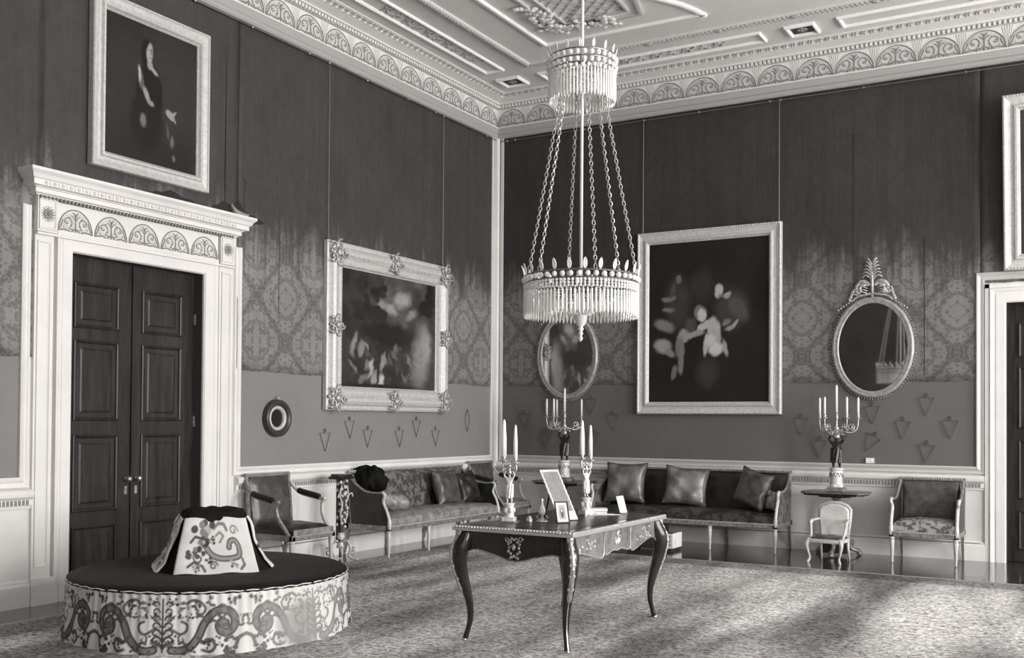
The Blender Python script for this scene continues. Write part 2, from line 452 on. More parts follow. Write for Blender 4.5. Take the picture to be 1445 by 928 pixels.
# cornice dentils and leaf drops
def wall_pts(side, u, d, z): return (d, -u, z) if side == 'l' else (u, -d, z)
m = MB(); m2 = MB()
for side, L_ in (('l', 9.0), ('b', 9.0)):
    n = int(L_/.052)
    for i in range(n):
        u = .09+i*.052
        a = wall_pts(side, u, .062, 5.872); b = wall_pts(side, u+.026, .098, 5.904)
        m.box(min(a[0], b[0]), max(a[0], b[0]), min(a[1], b[1]), max(a[1], b[1]), a[2], b[2])
    n = int(L_/.1)
    for i in range(n):
        u = .33+i*.1
        for q in (0, 1):
            p = [wall_pts(side, u+q*.03, .243, 5.958), wall_pts(side, u+q*.03, .285, 5.972), wall_pts(side, u+q*.03+.014, .295, 5.978)]
            m2.tube(p, .007, 4)
        p = [wall_pts(side, u+.0, .25, 5.961), wall_pts(side, u+.03, .25, 5.961)]
        m2.tube(p, .006, 4)
struct(m.build('trim_5', carve_w)); struct(m2.build('trim_6', mat('leaf_ornament', .52, .7)))

def lunette(mb_line, mb_bg, T, wd, h):
    """one semicircular anthemion lunette, local coords (s along, t up); T(s,t,d)->point"""
    a = wd/2*.95
    arc = [T(a*math.cos(q), h*.96*math.sin(q), .006) for q in np.linspace(0, PI, 13)]
    mb_line.tube(arc, .0065*wd/.46, 4)
    pts = [(a*.93*math.cos(q), h*.9*math.sin(q)) for q in np.linspace(0, PI, 11)]
    o = len(mb_bg.v); mb_bg.v += [tuple(T(x, z, .0035)) for x, z in pts]; mb_bg.f.append(tuple(range(o, o+len(pts))))
    k = wd/.46; r = .0058*k
    mb_line.tube([T(0, .01*k, .006), T(0, h*.8, .006)], [r*1.8, r*.9], 4)
    mb_line.tube([T(-.05*k, .012*k, .006), T(0, .05*k, .006), T(.05*k, .012*k, .006)], r*1.5, 4)
    for s in (-1, 1):
        sp = spiral(s*.105*k, h*.42, .07*k, .012*k, -PI/2-s*.3, -s*1.1*1, 10)
        mb_line.tube([T(0, .03*k, .006)]+[T(x, z, .006) for x, z in sp], r*1.15, 4)
        mb_line.tube([T(0, h*.5, .006), T(s*.03*k, h*.66, .006), T(s*.055*k, h*.7, .006)], r, 4)
        mb_line.tube([T(0, h*.62, .006), T(s*.02*k, h*.8, .006), T(s*.035*k, h*.84, .006)], r*.9, 4)
        mb_line.tube([T(s*.16*k, h*.5, .006), T(s*.175*k, h*.3, .006), T(s*.2*k, h*.12, .006)], r*1.2, 4)
        mb_line.tube([T(s*.07*k, .012*k, .006), T(s*.13*k, .028*k, .006), T(s*.21*k, .012*k, .006)], r*1.4, 4)
        for (x, z) in ((.115, .44), (.15, .2), (.06, .3), (.075, .62)):
            mb_line.ball(T(s*x*k, h*z*1.0, .005), .008*k, 5, 3)
ml = MB(); mg = MB(); mfl = MB()
for side, nmax in (('l', 19), ('b', 19)):
    for i in range(nmax):
        u = .03+.4635*(i+.5)
        if side == 'l': T = lambda s, t, d, u=u: Vector((.03+d, -u+s, 5.622+t))
        else: T = lambda s, t, d, u=u: Vector((u+s, -.03-d, 5.622+t))
        lunette(ml, mg, T, .4635, .232)
        # fan fluting between lunettes
        for q in (-2, -1, 0, 1, 2):
            c = .232
            mfl.tube([T(c+q*.007, .06, .002), T(c+q*.028, .235, .003)], .004, 4)
struct(ml.build('trim_7', carve)); struct(mg.build('trim_8', carve_bg, fix=False)); struct(mfl.build('trim_9', mat('fan_fluting', .62, .7)))

# picture rail rod with small hooks just below the cornice
m = MB(); m.tube([(.05, FY, 5.43), (.05, -.1, 5.43)], .006, 5); m.tube([(.1, -.05, 5.41), (RX, -.05, 5.41)], .006, 5)
for y in (-.35, -1.41, -1.6, -2.2, -3.0, -3.67, -4.0, -4.85, -5.6): m.ball((.05, y, 5.43), .017, 6, 4)
for x in (.2, .33, 1.4, 2.256, 3.0, 3.9, 4.03, 5.0, 6.1, 6.75): m.ball((x, -.055, 5.41), .017, 6, 4)
struct(m.build('trim_10', steel))

# panel mouldings
prof = [(0, 0), (0, .03), (.012, .038), (.03, .03), (.045, .016), (.058, .016), (.066, .024), (.08, .024), (.088, .006), (.088, 0)]
def seq_l(pr): return [(a, b) for a, b in pr]
def seq_b(pr): return [(a, -b) for a, b in pr]
m = MB()
m.sweep([(-4.935, 3.2), (-4.935, 1.03), (-.15, 1.03), (-.15, 5.46)], seq_l(prof), plane='yz')
m.sweep([(FY, 1.03), (-7.33, 1.03), (-7.33, 3.2)], seq_l(prof), plane='yz')
struct(m.build('trim_11', white))
m = MB()
m.sweep([(.13, 5.46), (.13, 1.035), (6.2, 1.035), (6.2, 3.17), (8.25, 3.17), (8.25, 1.035), (RX, 1.035)], seq_b(prof), plane='xz')
struct(m.build('trim_12', mat('back_panel_moulding', .52, .5)))
# corner strips
m = MB(); m.box(0, .05, -.055, 0, .93, 5.46); m.tube([(.045, -.045, .95), (.045, -.045, 5.46)], .03, 8)
struct(m.build('trim_13', white, smooth=False))
m = MB()
for dx in (.09, .12): m.tube([(dx-.02, -.03, .97), (dx-.02, -.03, 5.46)], .011, 6); m.tube([(.03, -dx+.02, .97), (.03, -dx+.02, 5.46)], .011, 6)
struct(m.build('trim_14', white, smooth=True))
# chair rail
rail = [(0, .775), (.018, .778), (.022, .80), (.030, .805), (.030, .852), (.045, .858), (.062, .875), (.068, .90), (.068, .915), (.05, .93), (0, .94)]
m = MB()
m.sweep([(0, FY), (0, -7.22)], rail); m.sweep([(0, -4.99), (0, 0), (6.285, 0)], rail); m.sweep([(8.16, 0), (RX, 0)], rail)
struct(m.build('trim_15', white))
m = MB()
for i in range(int(6.3/.034)):
    u = .05+i*.034
    if u < 4.96: m.box(.031, .038, -u-.009, -u+.009, .808, .848)
    if u < 6.26: m.box(u-.009, u+.009, -.038, -.031, .808, .848)
for i in range(60): m.box(.031, .038, -7.25-i*.034-.018, -7.25-i*.034, .808, .848)
struct(m.build('trim_16', mat('fluted_rail_ornament', .22, .6)))
# baseboards
base = [(0, 0), (.035, 0), (.035, .165), (.028, .178), (.018, .185), (.018, .2), (.006, .212), (0, .215)]
struct(MB().sweep([(0, FY), (0, -7.22)], base).build('baseboard_left', white))
struct(MB().sweep([(0, -4.99), (0, -.035)], base).build('baseboard_left', white))
struct(MB().sweep([(.0, 0), (6.29, 0)], base).build('baseboard_back', white))
m = MB()
for i in range(int(6.2/.02)):
    u = .06+i*.02
    if u < 4.96: m.box(.018, .026, -u-.005, -u+.005, .187, .199)
    if u < 6.26: m.box(u-.005, u+.005, -.026, -.018, .187, .199)
struct(m.build('trim_17', mat('base_bead', .28, .6)))

# ---- door 1 (left wall)
def door_set(root_name, ow, top, full=True):
    """built facing -Y, centred at x=0, wall plane y=0 ; ow = opening width"""
    r = bpy.data.objects.new(root_name, None); COL.objects.link(r); r['kind'] = 'structure'
    h = ow/2
    # architrave
    pr = [(0, 0), (0, -.02), (-.012, -.035), (-.10, -.035), (-.105, -.028), (-.115, -.028), (-.13, -.04), (-.15, -.046), (-.16, -.046), (-.165, 0)]
    m = MB(); m.sweep([(h, 0.0), (h, top), (-h, top), (-h, 0.0)], [(-q[0], q[1]) for q in pr], plane='xz')
    m.build('architrave', white, r)
    # lining of the opening
    m = MB(); m.box(h-.002, h+.02, .0, .11, 0, top); m.box(-h-.02, -h+.002, 0, .11, 0, top); m.box(-h, h, 0, .11, top-.002, top+.02)
    m.build('door_lining', mat('dark_lining', .06, .35), r)
    # leaves
    for s in (-1, 1):
        m = MB(); m.box(s*.003, s*h, .105, .155, .005, top)
        L = m.build('door_leaf', doorwood, r)
        for z0, z1 in ((2.27, 2.66), (1.48, 2.17), (.70, 1.36), (.14, .58)):
            z0 *= top/2.875; z1 *= top/2.875
            x0, x1 = sorted((s*.10 if s > 0 else s*.15, s*(h-.16) if s > 0 else s*(h-.11)))
            p = MB(); p.frame(x0, x1, z0, z1, [(0, 0), (0, .012), (.012, .018), (.025, .012), (.03, 0), (.05, -.008), (.085, .006), (.09, .006)], y=.105)
            p.box(x0+.088, x1-.088, .099, .106, z0+.088, z1-.088)
            p.build('door_panel', doorwood, L)
        kx = s*.055
        k = MB(); k.lathe([(.018, 0), (.018, .008), (.008, .012), (.008, .03), (.02, .038), (.026, .052), (.018, .066), (.001, .07)], n=12)
        kk = MB(); kk.merge(k, Matrix.Translation((kx, .105, .965)) @ Matrix.Rotation(PI/2, 4, 'X'))
        kk.build('door_knob', brass, L, smooth=True)
        e = MB(); e.box(kx-.014, kx+.014, .102, .106, .83, .90); e.build('lock_plate', giltdark, L)
    m = MB(); m.box(-.012, .012, .09, .106, .01, top-.01); m.build('astragal', doorwood, r)
    m = MB()
    for z in (.45, 1.43, 2.4): m.box(h-.012, h+.001, .085, .106, z, z+.1)
    m.build('hinge', brass, r)
    if full:
        w1 = h+.165; w2 = h+.355
        for s in (-1, 1):
            p = MB(); p.box(s*(w1+.02), s*w2, -.03, 0, .2, 2.98)
            p.frame(min(s*(w1+.045), s*(w2-.02)), max(s*(w1+.045), s*(w2-.02)), .3, 2.93, [(0, .03), (0, .042), (.012, .042), (.018, .032), (.024, .032)])
            p.box(s*(w1-.01), s*(w2+.01), -.05, 0, 0, .215)
            p.build('pilaster', white, r)
            b = MB(); x0, x1 = sorted((s*(w1+.01), s*(w2)))
            b.box(x0, x1, -.06, 0, 3.0, 3.29); b.frame(x0+.01, x1-.01, 3.02, 3.27, [(0, .06), (0, .072), (.012, .072), (.02, .062), (.03, .062)])
            B_ = b.build('corner_block', white, r)
            cx = (x0+x1)/2
            rs = MB()
            for q in range(8):
                a = q*PI/4; rs.ball((cx+.03*math.cos(a), -.068, 3.145+.03*math.sin(a)), (.018, .008, .018), 6, 4)
            rs.ball((cx, -.072, 3.145), .014, 6, 4)
            for q in range(16):
                a = q*PI/8; rs.ball((cx+.058*math.cos(a), -.064, 3.145+.058*math.sin(a)), .006, 4, 3)
            rs.build('rosette', carve, B_)
        fz = MB(); fz.box(-w1, w1, -.03, 0, 2.99, 3.29); fz.box(-w2, w2, -.062, 0, 2.975, 2.995)
        F_ = fz.build('frieze_board', white, r)
        a1 = MB(); a2 = MB(); wd = 2*w1/5
        for i in range(5):
            cx = -w1+wd*(i+.5)
            lunette(a1, a2, lambda s, t, d, cx=cx: Vector((cx+s, -.03-d, 3.035+t)), wd*.98, .2)
        a1.build('lunette_carving', carve, F_); a2.build('lunette_ground', carve_bg, F_, fix=False)
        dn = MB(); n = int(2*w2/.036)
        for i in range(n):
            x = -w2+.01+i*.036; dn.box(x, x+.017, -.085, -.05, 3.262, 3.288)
        dn.build('dentils', mat('dark_dentil', .25, .7), F_)  # dentils darker than the frieze board
        # hood: swept round three sides
        hp = [(0, 3.285), (.075, 3.285), (.08, 3.295), (.10, 3.30), (.10, 3.335), (.115, 3.34), (.115, 3.345), (.15, 3.352), (.15, 3.395), (.165, 3.40), (.18, 3.43), (.205, 3.455), (.205, 3.478), (0, 3.49)]
        c = MB(); W = w2+.0
        c.sweep([(-W, 0.0), (-W, -.001), (W, -.001), (W, 0.0)][::-1], [(a, z) for a, z in hp]) if False else None
        # explicit: left return, front, right return
        m_ = len(hp); vs = []
        for (bx, by, sx) in ((-W, 0, -1), (-W, None, -1), (W, None, 1), (W, 0, 1)):
            for a, z in hp:
                vs.append((bx+sx*(a-.05 if a > .05 else 0), 0 if by == 0 else -a, z))
        fs = [(i*m_+q, (i+1)*m_+q, (i+1)*m_+q+1, i*m_+q+1) for i in range(3) for q in range(m_-1)]
        c.add(vs, fs); C_ = c.build('hood_cornice', white, r)
        eg = MB()
        for i in range(int(2*W/.075)):
            x = -W-.03+i*.075; eg.ball((x+.04, -.15, 3.374), (.02, .006, .018), 6, 4); eg.box(x+.072, x+.078, -.154, -.149, 3.355, 3.392)
        eg.build('leaf_band', mat('egg_and_dart', .55, .7), C_)
    return r
# architrave sweep helper: mirrored paths need a right-hand side pointing away from the opening
def fix_arch(): pass
d1 = door_set('door_1', D1B-D1A, D1Z); d1.location = (0, (D1A+D1B)/2, 0); d1.rotation_euler = (0, 0, PI/2)
d2 = door_set('door_2', D2B-D2A, D2Z, full=False); d2.location = ((D2A+D2B)/2, 0, 0)
m = MB(); 
for s in (-1, 1):
    x0 = (D2A+D2B)/2+s*(.72+.165); m.box(min(x0, x0+s*.045), max(x0, x0+s*.045), -.03, 0, 0, D2Z+.21)
m.box(D2A-.165-.045, D2B+.21, -.03, 0, D2Z+.165, D2Z+.21)
struct(m.build('trim_18', white))
struct(MB().box(-.34, -.32, D1A-.2, D1B+.2, 0, 3).build('wall_left_closure', darkpaint))
struct(MB().box(D2A-.2, D2B+.2, .32, .34, 0, 3).build('wall_back_closure', darkpaint))

# ---- ceiling decoration (flat reliefs hanging just below the ceiling)
def crect(m, x0, x1, y0, y1, wd, h):
    pr = [(0, ZC), (0, ZC-h*.6), (wd*.25, ZC-h), (wd*.6, ZC-h), (wd, ZC-h*.3), (wd, ZC)]
    m.sweep([(x0, y0), (x0, y1), (x1, y1), (x1, y0)], pr, closed=True)
m = MB()
PX = [(1.085, 4.0), (4.86, 9.54), (10.4, 13.3)]
for a, b in PX: crect(m, a, b, -.81, -.49, .04, .028)
PY = [(-4.0, -1.11), (-8.2, -4.86)]
for a, b in PY: crect(m, .495, .78, a, b, .04, .028)
struct(m.build('trim_19', plaster_l))
m = MB(); mi = MB(); mr = MB()
for cx, cy in ((.645, -.675), (4.445, -.65), (9.95, -.65), (.645, -4.43)):
    crect(m, cx-.17, cx+.17, cy-.165, cy+.165, .045, .035)
    mi.box(cx-.125, cx+.125, cy-.12, cy+.12, ZC-.006, ZC)
    for q in range(8): a = q*PI/4; mr.ball((cx+.04*math.cos(a), cy+.04*math.sin(a), ZC-.012), (.024, .024, .012), 6, 4)
    mr.ball((cx, cy, ZC-.015), .02, 6, 4)
struct(m.build('trim_20', plaster_l)); struct(mi.build('trim_21', mat('dark_painted_panel', .05, .6))); struct(mr.build('trim_22', mat('grey_rosette', .28, .6)))
m = MB()
pr = [(0, ZC), (0, ZC-.02), (.02, ZC-.035), (.05, ZC-.035), (.075, ZC-.02), (.075, ZC)]
m.sweep([(1.1, -11.2), (1.1, -1.1), (13.3, -1.1), (13.3, -11.2)], pr, closed=True)
struct(m.build('trim_23', mat('laurel_ground', .62, .8)))
m = MB()
for i in range(210):
    x = 1.14+i*.052; 
    m.tube([(x, -1.105, ZC-.036), (x+.02, -1.137, ZC-.04), (x, -1.17, ZC-.036)], .006, 4)
    if x < 1.14+.052*170: m.tube([(1.105, -x-.02, ZC-.036), (1.137, -x-.04, ZC-.04), (1.17, -x-.02, ZC-.036)], .006, 4)
for i in range(14): m.ball((1.9+i*.86, -1.137, ZC-.035), (.05, .04, .02), 6, 4); m.ball((1.137, -1.9-i*.86, ZC-.035), (.04, .05, .02), 6, 4)
struct(m.build('trim_24', mat('laurel_rope', .38, .8)))
# inner angular panel with curved shoulder
m = MB(); pr2 = [(0, ZC), (0, ZC-.022), (.02, ZC-.03), (.05, ZC-.03), (.06, ZC)]
arc = [(3.64-.0+.42*math.sin(q)-.0, -1.56-.75*(1-math.cos(q))) for q in np.linspace(0, PI/2, 9)]
pth = [(1.62, -4.1), (1.62, -1.6), (3.64, -1.6)]
m.sweep(pth, pr2)
m.sweep([(3.64, -1.57), (3.60, -1.78), (3.52, -2.0), (3.38, -2.25), (3.2, -2.5), (3.0, -2.68)], pr2)
struct(m.build('trim_25', plaster_l))
m = MB(); m.sweep([(1.98, -3.9), (1.98, -1.95), (3.05, -1.95), (3.2, -2.6)], pr2); m.sweep([(2.15, -3.6), (2.15, -2.12), (2.95, -2.12), (3.02, -3.0)], [(a*.7, b) for a, b in pr2])
struct(m.build('trim_26', mat('ceiling_line', .5, .8)))
m = MB()
for i in range(14):
    q = i*.15
    for (x0, y0, dx, dy) in ((2.15+q, -2.14, -1, -1), (2.95-q, -2.14, 1, -1)):
        L_ = 1.2
        a_ = max(0, (2.15-x0)/dx if dx < 0 and x0 > 2.15 else 0)
        n_ = abs((x0-2.15) if dx < 0 else (2.95-x0))
        n_ = min(n_, 1.1)
        if (x0 <= 2.95 and x0 >= 2.15) and n_ > .02: m.tube([(x0, y0, ZC-.008), (x0+dx*n_, y0-n_, ZC-.008)], .006, 4)
        yy = y0-q
        if q < 1.0 and yy > -3.2: m.tube([(2.15 if dx > 0 else 2.95, yy, ZC-.008), ((2.15+.8) if dx > 0 else (2.95-.8), yy-.8, ZC-.008)], .006, 4)
struct(m.build('trim_27', mat('trellis_line', .40, .8)))
m = MB(); rnd = random.Random(3)
for i in range(150):
    t = rnd.random(); s = rnd.gauss(0, .07)
    if i % 2: x, y = 2.0+t*.75+s*.3, -2.03+s
    else: x, y = 2.03+s, -2.0-t*.75+s*.3
    m.ball((x, y, ZC-.02-rnd.random()*.03), (.03+.02*rnd.random(), .03+.02*rnd.random(), .02), 6, 4)
struct(m.build('trim_28', mat('plaster_garland', .66, .8)))
m = MB()
def scrollrow(m, T, L, w_):
    n = int(L/.2)
    for i in range(n):
        s = 1 if i % 2 else -1
        sp = spiral((i+.5)*.2, s*.015, .07, .01, -s*PI/2, s*1.4, 10)
        m.tube([T(x, z) for x, z in sp], .007, 4)
        m.tube([T(i*.2, -s*.05), T(i*.2+.1, -s*.02), T(i*.2+.2, s*.05)], .006, 4)
        for q in range(4): m.ball(T((i+.15+.25*q)*.2, s*(.03 if q % 2 else -.06)), .012, 5, 3)
scrollrow(m, lambda s, t: Vector((1.35+s, -.65+t, ZC-.008)), 2.2, .2)
scrollrow(m, lambda s, t: Vector((.64+t, -1.5-s, ZC-.008)), 2.1, .2)
scrollrow(m, lambda s, t: Vector((6.2+s, -.65+t, ZC-.008)), 2.4, .2)
struct(m.build('trim_29', mat('ceiling_scroll', .48, .8)))

# wall fittings: seams in the silk
m = MB()
for y, z0, z1 in ((-4.394, 2.6, 4.3), (-5.16, 3.5, 4.95), (-4.9, 3.5, 3.9)): m.box(.0, .0165, y-.002, y+.002, z0, z1)
for x, z0, z1 in ((4.886, 3.1, 4.9), (5.667, 2.05, 3.6)): m.box(x-.002, x+.002, -.0165, 0, z0, z1)
struct(m.build('wall_silk_seams', mat('dark_seam', .03, .8)))
# torn silk above the left door
def rag(pts, name):
    P = [tuple(q)[:2] for q in bez([(a, b, 0) for a, b in pts], 4)]
    rr = random.Random(2); P = [(a+rr.uniform(-.008, .008), b+rr.uniform(-.012, .012)) for a, b in P]
    m = MB(); m.prism(P, .010, .016, 'yz'); struct(m.build(name, mat('torn_silk_backing', .022, .9)))
rag([(-5.42, 3.485), (-5.3, 3.56), (-5.16, 3.62), (-5.08, 3.60), (-4.98, 3.66), (-4.92, 3.58), (-4.80, 3.55), (-4.62, 3.49), (-4.78, 3.47), (-5.0, 3.47), (-5.3, 3.47)], 'wall_torn_silk')
rag([(-6.3, 3.49), (-6.0, 3.56), (-5.8, 3.59), (-5.6, 3.55), (-5.45, 3.53), (-5.5, 3.48), (-5.9, 3.47)], 'wall_torn_silk')
m = MB(); m.grid(lambda u, v: (.02+.05*math.sin(v*PI)*1.0, -5.12+.25*u, 3.60-.06*u-.1*math.sin(PI*u)*v), 8, 5)
o = m.build('wall_silk_flap', mat('silk_flap', .3, .6), smooth=True); s_ = o.modifiers.new('t', 'SOLIDIFY'); s_.thickness = .003; struct(o)

# ================================================================ PICTURES
def canvas(w_, h_, nx, ny, fn, mtl, name, parent, y=0, x0=None, z0=0):
    """flat painted surface facing -Y, colours from fn(u, v) arrays"""
    x0 = -w_/2 if x0 is None else x0
    U, V = np.meshgrid(np.linspace(0, 1, nx), np.linspace(0, 1, ny), indexing='ij')
    g = np.clip(fn(U, V), .004, .9).ravel()
    m = MB(); m.grid(lambda u, v: (x0+w_*u, y, z0+h_*v), nx, ny)
    o = m.build(name, mtl, parent, fix=False)
    o.data.flip_normals() if o.data.polygons[0].normal.y > 0 else None
    ca = o.data.color_attributes.new('Col', 'FLOAT_COLOR', 'POINT')
    arr = np.stack([g*TR, g, g*TB, np.ones_like(g)], 1).astype(np.float32).ravel()
    ca.data.foreach_set('color', arr)
    return o
_rs = np.random.RandomState(5)
def vnoise(U, V, f, seed):
    r = np.random.RandomState(seed).rand(64, 64)
    x = U*f; y = V*f; i = np.floor(x).astype(int); j = np.floor(y).astype(int); a = x-i; b = y-j
    a = a*a*(3-2*a); b = b*b*(3-2*b)
    g = lambda p, q: r[p % 64, q % 64]
    return (g(i, j)*(1-a)+g(i+1, j)*a)*(1-b)+(g(i, j+1)*(1-a)+g(i+1, j+1)*a)*b
def fbm(U, V, f, seed, o=4):
    s = 0; a = .5
    for k in range(o): s = s+a*vnoise(U, V, f*2**k, seed+k); a *= .5
    return s/.9375
def blob(G, U, V, cx, cy, rx, ry, ang, val, soft=.35, asp=1.0):
    ca, sa = math.cos(ang), math.sin(ang)
    x = (U-cx)*asp; y = V-cy; soft = max(.12, soft*.62)
    p = (x*ca+y*sa)/(rx*asp); q = (-x*sa+y*ca)/ry
    d = np.sqrt(p*p+q*q); k = np.clip((1+soft-d)/(2*soft), 0, 1); k = k*k*(3-2*k)
    return G*(1-k)+val*k
fbmx = fbm
def paint_portrait(U, V):
    U = U+.065; U0 = U; V0 = V
    U, V = U+.018*(fbmx(U, V, 14, 3)-.5), V+.018*(fbmx(U, V, 14, 33)-.5)
    G = .013+.022*fbm(U, V, 3, 1)*np.clip(1.3-np.abs(V-.6)*2, 0, 1)
    G = blob(G, U, V, .72, .6, .2, .35, 0, .03, .9)
    G = blob(G, U, V, .53, .50, .14, .24, 0, .007, .2)          # dark coat
    G = blob(G, U, V, .50, .30, .17, .2, .1, .009, .3)
    G = blob(G, U, V, .50, .795, .062, .105, 0, .006, .2)        # hair
    G = blob(G, U, V, .53, .80, .035, .075, -.08, .36, .35)      # face
    G = blob(G, U, V, .55, .815, .012, .03, 0, .2, .5); G = blob(G, U, V, .522, .825, .008, .008, 0, .05, .5); G = blob(G, U, V, .552, .825, .007, .007, 0, .05, .5)
    G = blob(G, U, V, .54, .765, .013, .005, 0, .1, .5)
    G = blob(G, U, V, .535, .715, .03, .03, 0, .3, .4); G = blob(G, U, V, .575, .685, .05, .014, -.6, .34, .5)   # collar
    G = blob(G, U, V, .44, .60, .026, .08, .25, .10, .35); G = blob(G, U, V, .425, .63, .012, .06, .15, .45, .5)   # armour sleeve
    G = blob(G, U, V, .50, .50, .022, .055, .55, .30, .5); G = blob(G, U, V, .545, .445, .035, .02, -.4, .26, .5)
    G = blob(G, U, V, .76, .405, .05, .028, -.5, .30, .4); G = blob(G, U, V, .80, .42, .035, .011, .6, .28, .4); G = blob(G, U, V, .80, .38, .03, .01, -.8, .24, .4)
    G = blob(G, U, V, .47, .31, .03, .045, .2, .16, .7); G = blob(G, U, V, .78, .21, .02, .04, 0, .13, .7); G = blob(G, U, V, .73, .28, .012, .05, .2, .09, .7)
    G = blob(G, U, V, .80, .09, .018, .025, 0, .12, .7)
    return G*(.85+.3*fbm(U, V, 24, 9))
def warp(U, V, a, s):
    return U+a*(fbm(U, V, 14, s)-.5)+.4*a*(fbm(U, V, 45, s+9)-.5), V+a*(fbm(U, V, 14, s+20)-.5)+.4*a*(fbm(U, V, 45, s+29)-.5)
def paint_landscape(U, V):
    U, V = warp(U, V, .05, 3)
    n = fbm(U, V, 5, 21); n2 = fbm(U, V, 14, 31)
    G = .02+.05*n2*n
    sky = np.clip((V-.52)*3, 0, 1)*np.clip(1-np.abs(U-.62)*2.6, 0, 1)
    G = G+sky*(.04+.16*np.clip(fbm(U, V, 5, 41)-.35, 0, 1)*2)
    G = blob(G, U, V, .62, .80, .09, .06, .5, .30, .9); G = blob(G, U, V, .50, .70, .07, .04, -.5, .26, .9); G = blob(G, U, V, .40, .74, .05, .03, -.4, .24, .9)
    G = blob(G, U, V, .72, .68, .07, .035, .6, .22, .9)
    for k in range(40):
        x = _rs.rand()*.42; y = .6+_rs.rand()*.36; G = blob(G, U, V, x, y, .05, .035, _rs.rand()*3, .014+.03*_rs.rand(), .5)
    for k in range(14):
        x = .84+_rs.rand()*.14; y = .66+_rs.rand()*.3; G = blob(G, U, V, x, y, .05, .04, 0, .014, .5)
    G = blob(G, U, V, .5, .47, .3, .09, -.1, .016, .6)
    G = blob(G, U, V, .83, .3, .10, .28, -.12, .20, .9); G = blob(G, U, V, .88, .42, .05, .15, 0, .27, .9)
    for k in range(34):
        x = _rs.rand()*.9; y = .07+_rs.rand()*.30; h = .03+.05*_rs.rand()
        G = blob(G, U, V, x, y, .010+.014*_rs.rand(), h*.8, 1.4*(_rs.rand()-.5), .04+.16*_rs.rand()**2, .9)
    for x, y, v_ in ((.13, .38, .22), (.30, .17, .38), (.42, .24, .24), (.40, .06, .42), (.33, .08, .26), (.2, .34, .2)):
        G = blob(G, U, V, x, y, .024, .075, -.2, v_, .7)
    G = blob(G, U, V, .3, .02, .5, .02, 0, .02, .5)
    return G*(.75+.5*n2)
def paint_group(U, V):
    U, V = warp(U, V, .028, 5)
    G = .008+.010*fbm(U, V, 3, 51)
    A = .78
    B = lambda *a: blob(*a, asp=A)
    def b(cx, cy, rx, ry, an, v, s=.4):
        nonlocal G; G = blob(G, U, V, cx, cy, rx, ry, an, v, s)
    b(.25, .62, .11, .16, 0, .04, .9); b(.45, .72, .1, .1, 0, .03, .9)
    b(.70, .57, .13, .12, .3, .045, .7)
    b(.62, .70, .06, .055, 0, .02, .4); b(.595, .685, .035, .04, .4, .42, .4); b(.665, .655, .032, .018, .3, .30, .5)
    b(.61, .655, .02, .01, 0, .2, .5)
    b(.75, .57, .09, .05, -.8, .07, .6); b(.72, .475, .036, .013, .8, .30, .5); b(.68, .45, .03, .010, .5, .24, .6)
    b(.44, .55, .05, .045, 0, .16, .4); b(.455, .535, .035, .038, .3, .44, .4)
    b(.475, .47, .075, .022, .5, .42, .4); b(.55, .46, .055, .065, .35, .38, .35); b(.57, .40, .045, .05, .2, .34, .4); b(.66, .49, .035, .02, .5, .15, .7)
    b(.49, .35, .022, .07, -.15, .40, .4); b(.575, .325, .06, .045, .2, .5, .5); b(.53, .38, .04, .04, .3, .45, .5); b(.65, .33, .018, .055, .35, .30, .5)
    b(.36, .48, .05, .045, 0, .06, .5); b(.30, .41, .055, .04, .2, .26, .4); b(.40, .42, .07, .02, .1, .26, .5)
    b(.27, .34, .04, .07, .1, .15, .5); b(.28, .25, .022, .08, -.1, .17, .5); b(.22, .18, .02, .05, -.5, .14, .5)
    b(.13, .48, .08, .035, -.2, .18, .7); b(.12, .35, .07, .04, -.1, .26, .6); b(.19, .31, .04, .02, -.5, .2, .6)
    b(.17, .65, .05, .016, 0, .18, .8); b(.16, .58, .045, .014, 0, .16, .8)
    b(.25, .77, .025, .024, 0, .13, .6); b(.20, .70, .02, .05, -.3, .06, .8)
    b(.5, .18, .08, .09, -.5, .035, .9)
    return G*(.85+.3*fbm(U, V, 20, 61))
def paint_dark(U, V): return .02+.04*fbm(U, V, 4, 71)

def plain_frame(t, W, H, wd, dp, m_, beaded=True, nm='gilt_frame'):
    f = MB(); f.frame(-W/2, W/2, 0, H, [(0, 0), (0, dp*.8), (wd*.06, dp*.95), (wd*.14, dp*.95), (wd*.2, dp*.8), (wd*.45, dp*.62), (wd*.62, dp*.66), (wd*.7, dp*.95), (wd*.82, dp*.98), (wd*.9, dp*.7), (wd, dp*.5), (wd, dp*.35)])
    o = f.build(nm, m_, t)
    if beaded:
        for ins, s_, sp in ((wd*.1, .011, .032), (wd*.9, .009, .028)):
            b = MB()
            for k in range(int((W-2*ins)/sp)+1):
                x = -W/2+ins+k*sp
                for z in (ins, H-ins): b.ball((x, -dp*.95 if ins < wd*.5 else -dp*.7, z), s_, 5, 4)
            for k in range(int((H-2*ins)/sp)+1):
                z = ins+k*sp
                for x in (-W/2+ins, W/2-ins): b.ball((x, -dp*.95 if ins < wd*.5 else -dp*.7, z), s_, 5, 4)
            b.build('outer_beading' if ins < wd*.5 else 'inner_beading', m_, o)
    bk = MB(); bk.box(-W/2+.02, W/2-.02, -.02, 0, .02, H-.02); bk.build('backboard', darkpaint, t)
    return o
def wires(t, xs, z0, z1, y0=-.03, y1=-.03):
    for x in xs:
        m = MB(); m.tube([(x, y0, z0), (x, y1, z1)], .0035, 4); m.ball((x, y0, z0+.03), .018, 6, 4)
        m.build('hanging_chain', steel, t)

